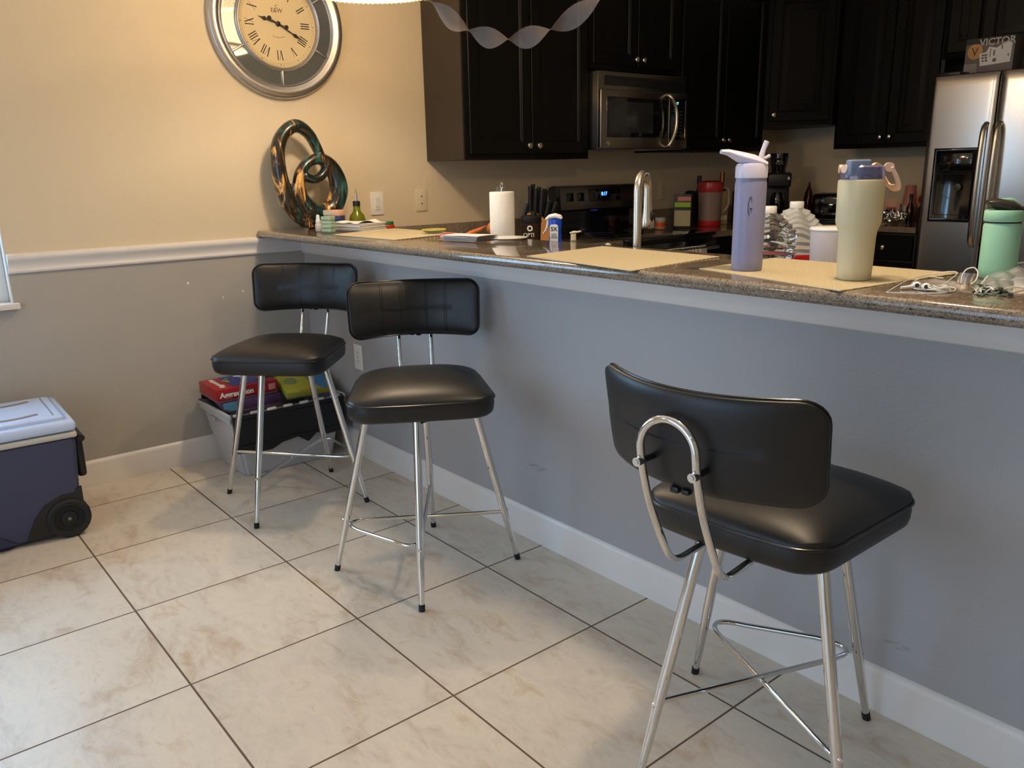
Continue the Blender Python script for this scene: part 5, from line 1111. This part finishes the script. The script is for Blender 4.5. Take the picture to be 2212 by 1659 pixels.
# local: y runs along the length (away from the wheels = -y), x = depth
NAVY = mat('navy_plastic', S(62, 66, 92), 0.5, bump=0.12, bscale=300)
b = MB(); L1, L0, X0, X1 = 0.02, -0.62, -0.20, 0.225
def taper(mb, f):
    for v in mb.bm.verts:
        k = (v.co.z-0.03)/0.36; s_ = 1-f*(1-k); v.co.x = (X0+X1)/2+(v.co.x-(X0+X1)/2)*s_; v.co.y = (L0+L1)/2+(v.co.y-(L0+L1)/2)*s_
    return mb
b.box(X0, X1, L0, L1, 0.012, 0.385, 0.022, 4); taper(b, 0.07); bdy = b.build('body', NAVY, t)
GRY = mat('pale_grey_plastic', S(196, 192, 182), 0.45)
b = MB(); b.box(X0-0.004, X1+0.004, L0-0.004, L1+0.004, 0.383, 0.405, 0.008, 3); b.build('rim_band', GRY, t)
LID = mat('pale_blue_white_plastic', S(196, 212, 242), 0.28)
b = MB(); b.box(X0-0.006, X1+0.006, L0-0.006, L1+0.006, 0.408, 0.448, 0.016, 4); b.box(X0+0.03, X1-0.03, L0+0.03, L1-0.02, 0.440, 0.464, 0.018, 4); 
ld = b.build('lid', LID, t)
b = MB()
for cx_ in (X0+0.10, X1-0.10):
    b.tube(bez([(cx_-0.02, L1-0.30, 0.4655), (cx_+0.008, L1-0.22, 0.4655), (cx_+0.008, L1-0.16, 0.4655), (cx_-0.01, L1-0.10, 0.4655)], 5), 0.006, 8, flat=(0, 0, 1), rad=[(0.0008, 0.010)]*16)
b.build('cup_groove', mat('groove_tan', S(150, 128, 112), 0.6), ld)
b = MB(); b.tube([(X0+0.06, L1-0.055, 0.4650), (X1-0.06, L1-0.055, 0.4650)], 0.002, 8); b.build('lid_seam', mat('seam_grey', S(130, 136, 160), 0.6), ld)
b = MB(); b.box(X0+0.08, X1-0.08, L1-0.002, L1+0.03, 0.20, 0.36, 0.012, 3); b.cyl((X0+0.07, L1+0.025, 0.355), (X1-0.07, L1+0.025, 0.355), 0.013); b.build('tow_handle', M_BLACKP, t)
for sx in (X0+0.005, X1-0.018):
    b = MB(); prw = [(0.030, -0.024), (0.066, -0.024), (0.074, -0.018), (0.077, -0.004), (0.077, 0.004), (0.074, 0.018), (0.066, 0.024), (0.052, 0.022), (0.048, 0.012), (0.030, 0.010), (0.026, 0.018), (0.0, 0.020)]
    b.lathe([(r, z) for r, z in prw] , seg=60, cap=False)
    for v in b.bm.verts:
        r = math.hypot(v.co.x, v.co.y)
        if r > 0.0755: 
            a = math.atan2(v.co.y, v.co.x); k_ = 1-0.02*(math.sin(a*30) > 0); v.co.x *= k_; v.co.y *= k_
    wh = b.build('wheel', M_RUB, t, mx=Matrix.Translation((sx, -0.045, 0.077)) @ Matrix.Rotation(PI/2, 4, 'Y'))
    b = MB(); b.lathe([(0.0, -0.027), (0.006, -0.027), (0.006, 0.023), (0.0, 0.025)], seg=20); b.build('axle_cap', mat('axle_grey', S(130, 130, 120), 0.4, 0.4), wh, mx=Matrix.Translation((sx, -0.045, 0.077)) @ Matrix.Rotation(PI/2, 4, 'Y'))
b = MB()
pa = [(-0.19, 0.022), (-0.155, 0.10), (-0.12, 0.145), (-0.06, 0.172), (0.012, 0.190), (0.012, 0.022)]
for x0 in (X1-0.016,):
    A = [b.v((x0, y, z)) for y, z in pa]; B_ = [b.v((x0+0.007, y, z)) for y, z in pa]
    for k in range(len(pa)): b.face([A[k], A[(k+1) % len(pa)], B_[(k+1) % len(pa)], B_[k]])
    b.face(A); b.face(B_)
b.build('wheel_well', M_BLACKP, t, smooth=False)
FT = mat('navy_dark', S(40, 44, 72), 0.6)
for x0 in (X1-0.08, X0+0.03):
    b = MB(); b.box(x0, x0+0.05, L0+0.06, L0+0.38, 0.0, 0.016, 0.004); b.build('foot_rail', FT, t)
b = MB()
for k in range(10):
    pass
pa = [(L0+0.02, 0.02), (L0+0.05, 0.10), (L0+0.20, 0.115), (L0+0.32, 0.085), (L0+0.40, 0.02)]
A = [b.v((X1-0.0135, y, z)) for y, z in pa]; B_ = [b.v((X1-0.008, y, z)) for y, z in pa]
for k in range(len(pa)): b.face([A[k], A[(k+1) % len(pa)], B_[(k+1) % len(pa)], B_[k]])
b.face(A); b.face(B_); b.build('side_panel', mat('navy_panel', S(46, 48, 72), 0.6), t, smooth=False)

# ------------------------------------------------------------------ tote of board games
TX, TY, TR = 0.208, -0.320, 0.0
t = thing('storage_tote', 'clear plastic tote with black hinged flap lids holding board games', 'tote', (TX, TY, 0), TR)
CLR = mat('clear_tote_plastic', (0.90, 0.88, 0.88), 0.22, trans=0.55, ior=1.25)
def shell(b, x, y, z0, z1, f0, f1, th=0.003):
    def ring(f, z, o=0): return [b.v(q) for q in ((-x*f+o, -y*f+o, z), (x*f-o, -y*f+o, z), (x*f-o, y*f-o, z), (-x*f+o, y*f-o, z))]
    R = [ring(f0, z0), ring(f1, z1), ring(f1, z1, th), ring(f0, z0+th, th)]
    for p, q in zip(R, R[1:]):
        for k in range(4): b.face([p[k], p[(k+1) % 4], q[(k+1) % 4], q[k]])
    b.face(R[0]); b.face(R[3])
b = MB(); shell(b, 0.188, 0.270, 0.002, 0.300, 0.80, 1.0); bmesh.ops.bevel(b.bm, geom=[e for e in b.bm.edges if abs(e.verts[0].co.z-e.verts[1].co.z) > 0.05], offset=0.015, segments=3, affect='EDGES')
b.build('tub', CLR, t)
RIM = mat('frosted_rim', S(206, 202, 200), 0.35, trans=0.2)
for y0 in (-0.280, 0.267):
    b = MB(); b.box(-0.192, 0.192, y0, y0+0.013, 0.283, 0.303, 0.004, 3); b.box(-0.186, 0.186, y0+0.003, y0+0.010, 0.262, 0.286, 0.002); b.build('end_rim', RIM, t)
HNG = mat('white_hinge', S(214, 210, 204), 0.4)
for k in range(7):
    b = MB(); b.box(0.188, 0.200, -0.262+k*0.077, -0.262+k*0.077+0.042, 0.294, 0.307, 0.004, 3); b.build('hinge_knuckle', HNG, t)
pf = [(-0.266, 0.0), (0.266, 0.0), (0.272, -0.165), (0.17, -0.17), (0.12, -0.150), (0.075, -0.185), (0.025, -0.150), (-0.05, -0.160), (-0.10, -0.182), (-0.20, -0.178), (-0.270, -0.165)]
b = MB()
A = [b.v((0.0, y, z)) for y, z in pf]; B_ = [b.v((0.005, y, z)) for y, z in pf]
for k in range(len(pf)): b.face([A[k], A[(k+1) % len(pf)], B_[(k+1) % len(pf)], B_[k]])
b.face(A); b.face(B_)
b.box(0.004, 0.010, -0.24, 0.24, -0.03, -0.02, 0.002); b.box(0.004, 0.010, -0.24, 0.24, -0.145, -0.135, 0.002); b.box(0.004, 0.009, -0.255, -0.247, -0.16, -0.01, 0.002); b.box(0.004, 0.009, 0.247, 0.255, -0.16, -0.01, 0.002)
fp = b.build('near_flap', M_BLACKP, t, smooth=False, loc=(0.196, 0, 0.296)); fp.rotation_euler = (0, 0.05, 0)
b = MB(); b.box(-0.004, 0.0, -0.266, 0.266, 0.0, 0.045, 0.002); fp2 = b.build('far_flap', M_BLACKP, t, loc=(-0.172, 0, 0.298)); fp2.rotation_euler = (0, -0.10, 0)
b = MB(); b.tube(bez([(-0.17, -0.272, 0.306), (-0.08, -0.262, 0.314), (0.02, -0.255, 0.304), (0.12, -0.255, 0.296)], 5), 0.008, 8, flat=(0, 0, 1), rad=[(0.004, 0.014)]*16); b.build('black_strap', M_BLACKP, t)
b = MB(); b.box(-0.03, 0.03, -0.2865, -0.279, 0.245, 0.262, 0.003); b.build('handle_slot', mat('tote_rim', S(170, 160, 150), 0.4), t)

REDB = mat('red_game_card', S(166, 30, 34), 0.35)
def gbox(name, label, loc, rot, sx, sy, sz, m, top=None, side=None, sidetext=None, extra=None):
    t = thing(name, label, 'game box', loc, 0, 'board games in the clear tote'); t.rotation_euler = rot
    b = MB(); b.box(-sx/2, sx/2, -sy/2, sy/2, 0, sz, 0.0015); q = b.build('box_lid', m, t)
    b = MB(); b.box(-sx/2+0.002, sx/2-0.002, -sy/2+0.002, sy/2-0.002, -0.006, 0.0); b.build('box_base', mat(name+'_base', S(120, 110, 110), 0.6), t, smooth=False)
    return t, q
# red game box: long axis along y, near face +x
g, q = gbox('red_game_box', 'red board game box with blue artwork on top of the tote', (0.178, -0.462, 0.346), (0.0, 0.03, 0.02), 0.205, 0.282, 0.052, REDB)
b = MB(); b.box(-0.095, 0.080, -0.055, 0.085, 0.0522, 0.0532); b.build('blue_artwork', mat('blue_art', S(40, 52, 140), 0.35, var=0.6, vscale=60), q, smooth=False)
for (c_, x, y, r, nm) in ((S(230, 190, 60), -0.02, -0.05, 0.4, 'yellow_piece'), (S(60, 140, 80), -0.05, -0.035, -0.3, 'green_piece'), (S(214, 96, 60), 0.03, 0.02, 0.2, 'orange_piece'), (S(120, 180, 220), -0.04, 0.04, 0.8, 'blue_piece'), (S(235, 235, 235), -0.07, 0.03, 1.2, 'white_piece')):
    b = MB(); b.box(-0.022, 0.022, -0.007, 0.007, 0.0533, 0.0539, rz=r); 
    for v in b.bm.verts: v.co.x += x; v.co.y += y
    b.build(nm, mat(nm, c_, 0.4), q, smooth=False)
# lettering: top title reads along the length at the far short end; side title on the +x face
TW = mat('white_card_ink', S(238, 232, 222), 0.5)
text('Aggravation', 0.034, TW, 'top_title', q, Matrix.Translation((-0.005, -0.098, 0.0526)) @ Matrix.Rotation(PI/2+PI/2, 4, 'Z'), bold=0.0014, sx=1.0)
text('Aggravation', 0.032, TW, 'side_title', q, Matrix.Translation((0.1032, -0.050, 0.024)) @ Matrix.Rotation(PI/2, 4, 'Z') @ Matrix.Rotation(PI/2, 4, 'X'), bold=0.0014)
b = MB(); b.box(0.1028, 0.1034, 0.045, 0.085, 0.016, 0.019); b.box(0.1028, 0.1034, 0.055, 0.085, 0.026, 0.028); b.box(0.1028, 0.1034, 0.098, 0.130, 0.012, 0.040); b.build('side_print', mat('pinkish_print', S(214, 140, 130), 0.5), q, smooth=False)
g, q = gbox('blue_game_box', 'blue and purple game box under the red one', (0.190, -0.445, 0.292), (0, 0.02, -0.03), 0.20, 0.265, 0.044, mat('purple_card', S(90, 60, 96), 0.4, var=0.4, vscale=20))
b = MB(); b.box(0.100, 0.1012, -0.130, -0.07, 0.002, 0.042); b.build('teal_end_panel', mat('teal_card', S(96, 150, 176), 0.4), q, smooth=False)
g, q = gbox('yellow_game_box', 'yellow-green and blue game box tilted at the right of the tote', (0.245, -0.185, 0.336), (0.0, 0.30, -0.10), 0.19, 0.21, 0.030, mat('lime_card', S(176, 176, 60), 0.4))
b = MB(); b.prism([(-0.10, 0.0), (-0.06, 0.02), (0.02, 0.03), (0.10, 0.06), (0.10, 0.11), (-0.10, 0.11)], 0.0302, 0.0312); b.build('blue_panel', mat('blue_card', S(60, 130, 180), 0.4), q, smooth=False)
for (x, y) in ((-0.005, -0.055), (-0.03, 0.045)):
    b = MB(); b.lathe([(0.030, 0.0312), (0.030, 0.0318), (0.026, 0.0318), (0.026, 0.0314), (0, 0.0314)], (x, y, 0), 28); b.build('round_print', mat('round_print', S(130, 150, 96), 0.5), q)
text('MIND', 0.032, mat('navy_card_ink', S(30, 50, 120), 0.5), 'title', q, Matrix.Translation((-0.075, -0.03, 0.0316)) @ Matrix.Rotation(PI/2, 4, 'Z'), bold=0.002)
b = MB()
for k in range(9): b.box(0.086+0.004*math.sin(k*2), 0.098, -0.04+k*0.013, -0.034+k*0.013, 0.0312, 0.0318)
b.build('orange_lettering', mat('orange_letters', S(214, 110, 50), 0.5), q, smooth=False)
g, q = gbox('grey_game_box', 'grey and white box lying at the back of the tote', (0.085, -0.155, 0.300), (0.0, 0.0, 0.05), 0.11, 0.20, 0.070, mat('grey_card', S(120, 118, 116), 0.5))
b = MB(); b.box(-0.04, 0.04, -0.05, 0.05, 0.0702, 0.0708); b.build('pale_print', M_PAPER, q, smooth=False)
g, q = gbox('loose_papers_box', 'white papers and cards packed inside the tote bottom', (0.205, -0.32, 0.020), (0, 0, 0), 0.28, 0.40, 0.20, mat('pale_pack', S(160, 146, 150), 0.6, var=0.6, vscale=14))

# ------------------------------------------------------------------ paper streamer
streamer([(1.16, -0.16, 1.985), (1.393, -0.15, 1.835), (1.59, -0.15, 1.723), (1.785, -0.15, 1.672), (1.971, -0.15, 1.676), (2.166, -0.15, 1.727), (2.33, -0.15, 1.80), (2.50, -0.15, 1.90)], 'twisted grey crepe paper streamer sagging between the lamps', 7.0, PI/2)

# small paint chips and scuffs
wl = bpy.data.objects['wall_left']; wb_ = bpy.data.objects['wall_bar']
for (y, z, a) in ((-0.575, 0.838, 0.006), (-0.424, 0.757, 0.004), (-0.326, 0.775, 0.005)):
    b = MB(); b.prism([(-a, -a*0.4), (a*0.5, -a*1.1), (a, a*0.2), (a*0.2, a*1.1), (-a*0.6, a*0.6)], 0, 0.0006)
    b.build('paint_chip', M_WHITEP, wl, smooth=False, mx=Matrix.Translation((0.0002, y, z)) @ Matrix.Rotation(PI/2, 4, 'Z') @ Matrix.Rotation(PI/2, 4, 'X'))
SC = mat('scuff', (0.15, 0.15, 0.16), 0.8, alpha=0.07)
for (x, z, k) in ((1.72, 0.285, 1.0), (3.02, 0.19, 0.7)):
    for q in range(4):
        b = MB(); b.prism([(-0.018*k, -0.001), (-0.006*k, -0.006*k), (0.010*k, -0.003*k), (0.016*k, 0.003*k), (0.004*k, 0.004*k), (-0.010*k, 0.003*k)], 0, 0.0004)
        b.build('scuff_mark', SC, wb_, smooth=False, mx=Matrix.Translation((x+0.022*q*k-0.03, -0.0006, z+0.006*math.sin(q*2.3))) @ Matrix.Rotation(PI/2, 4, 'X'))
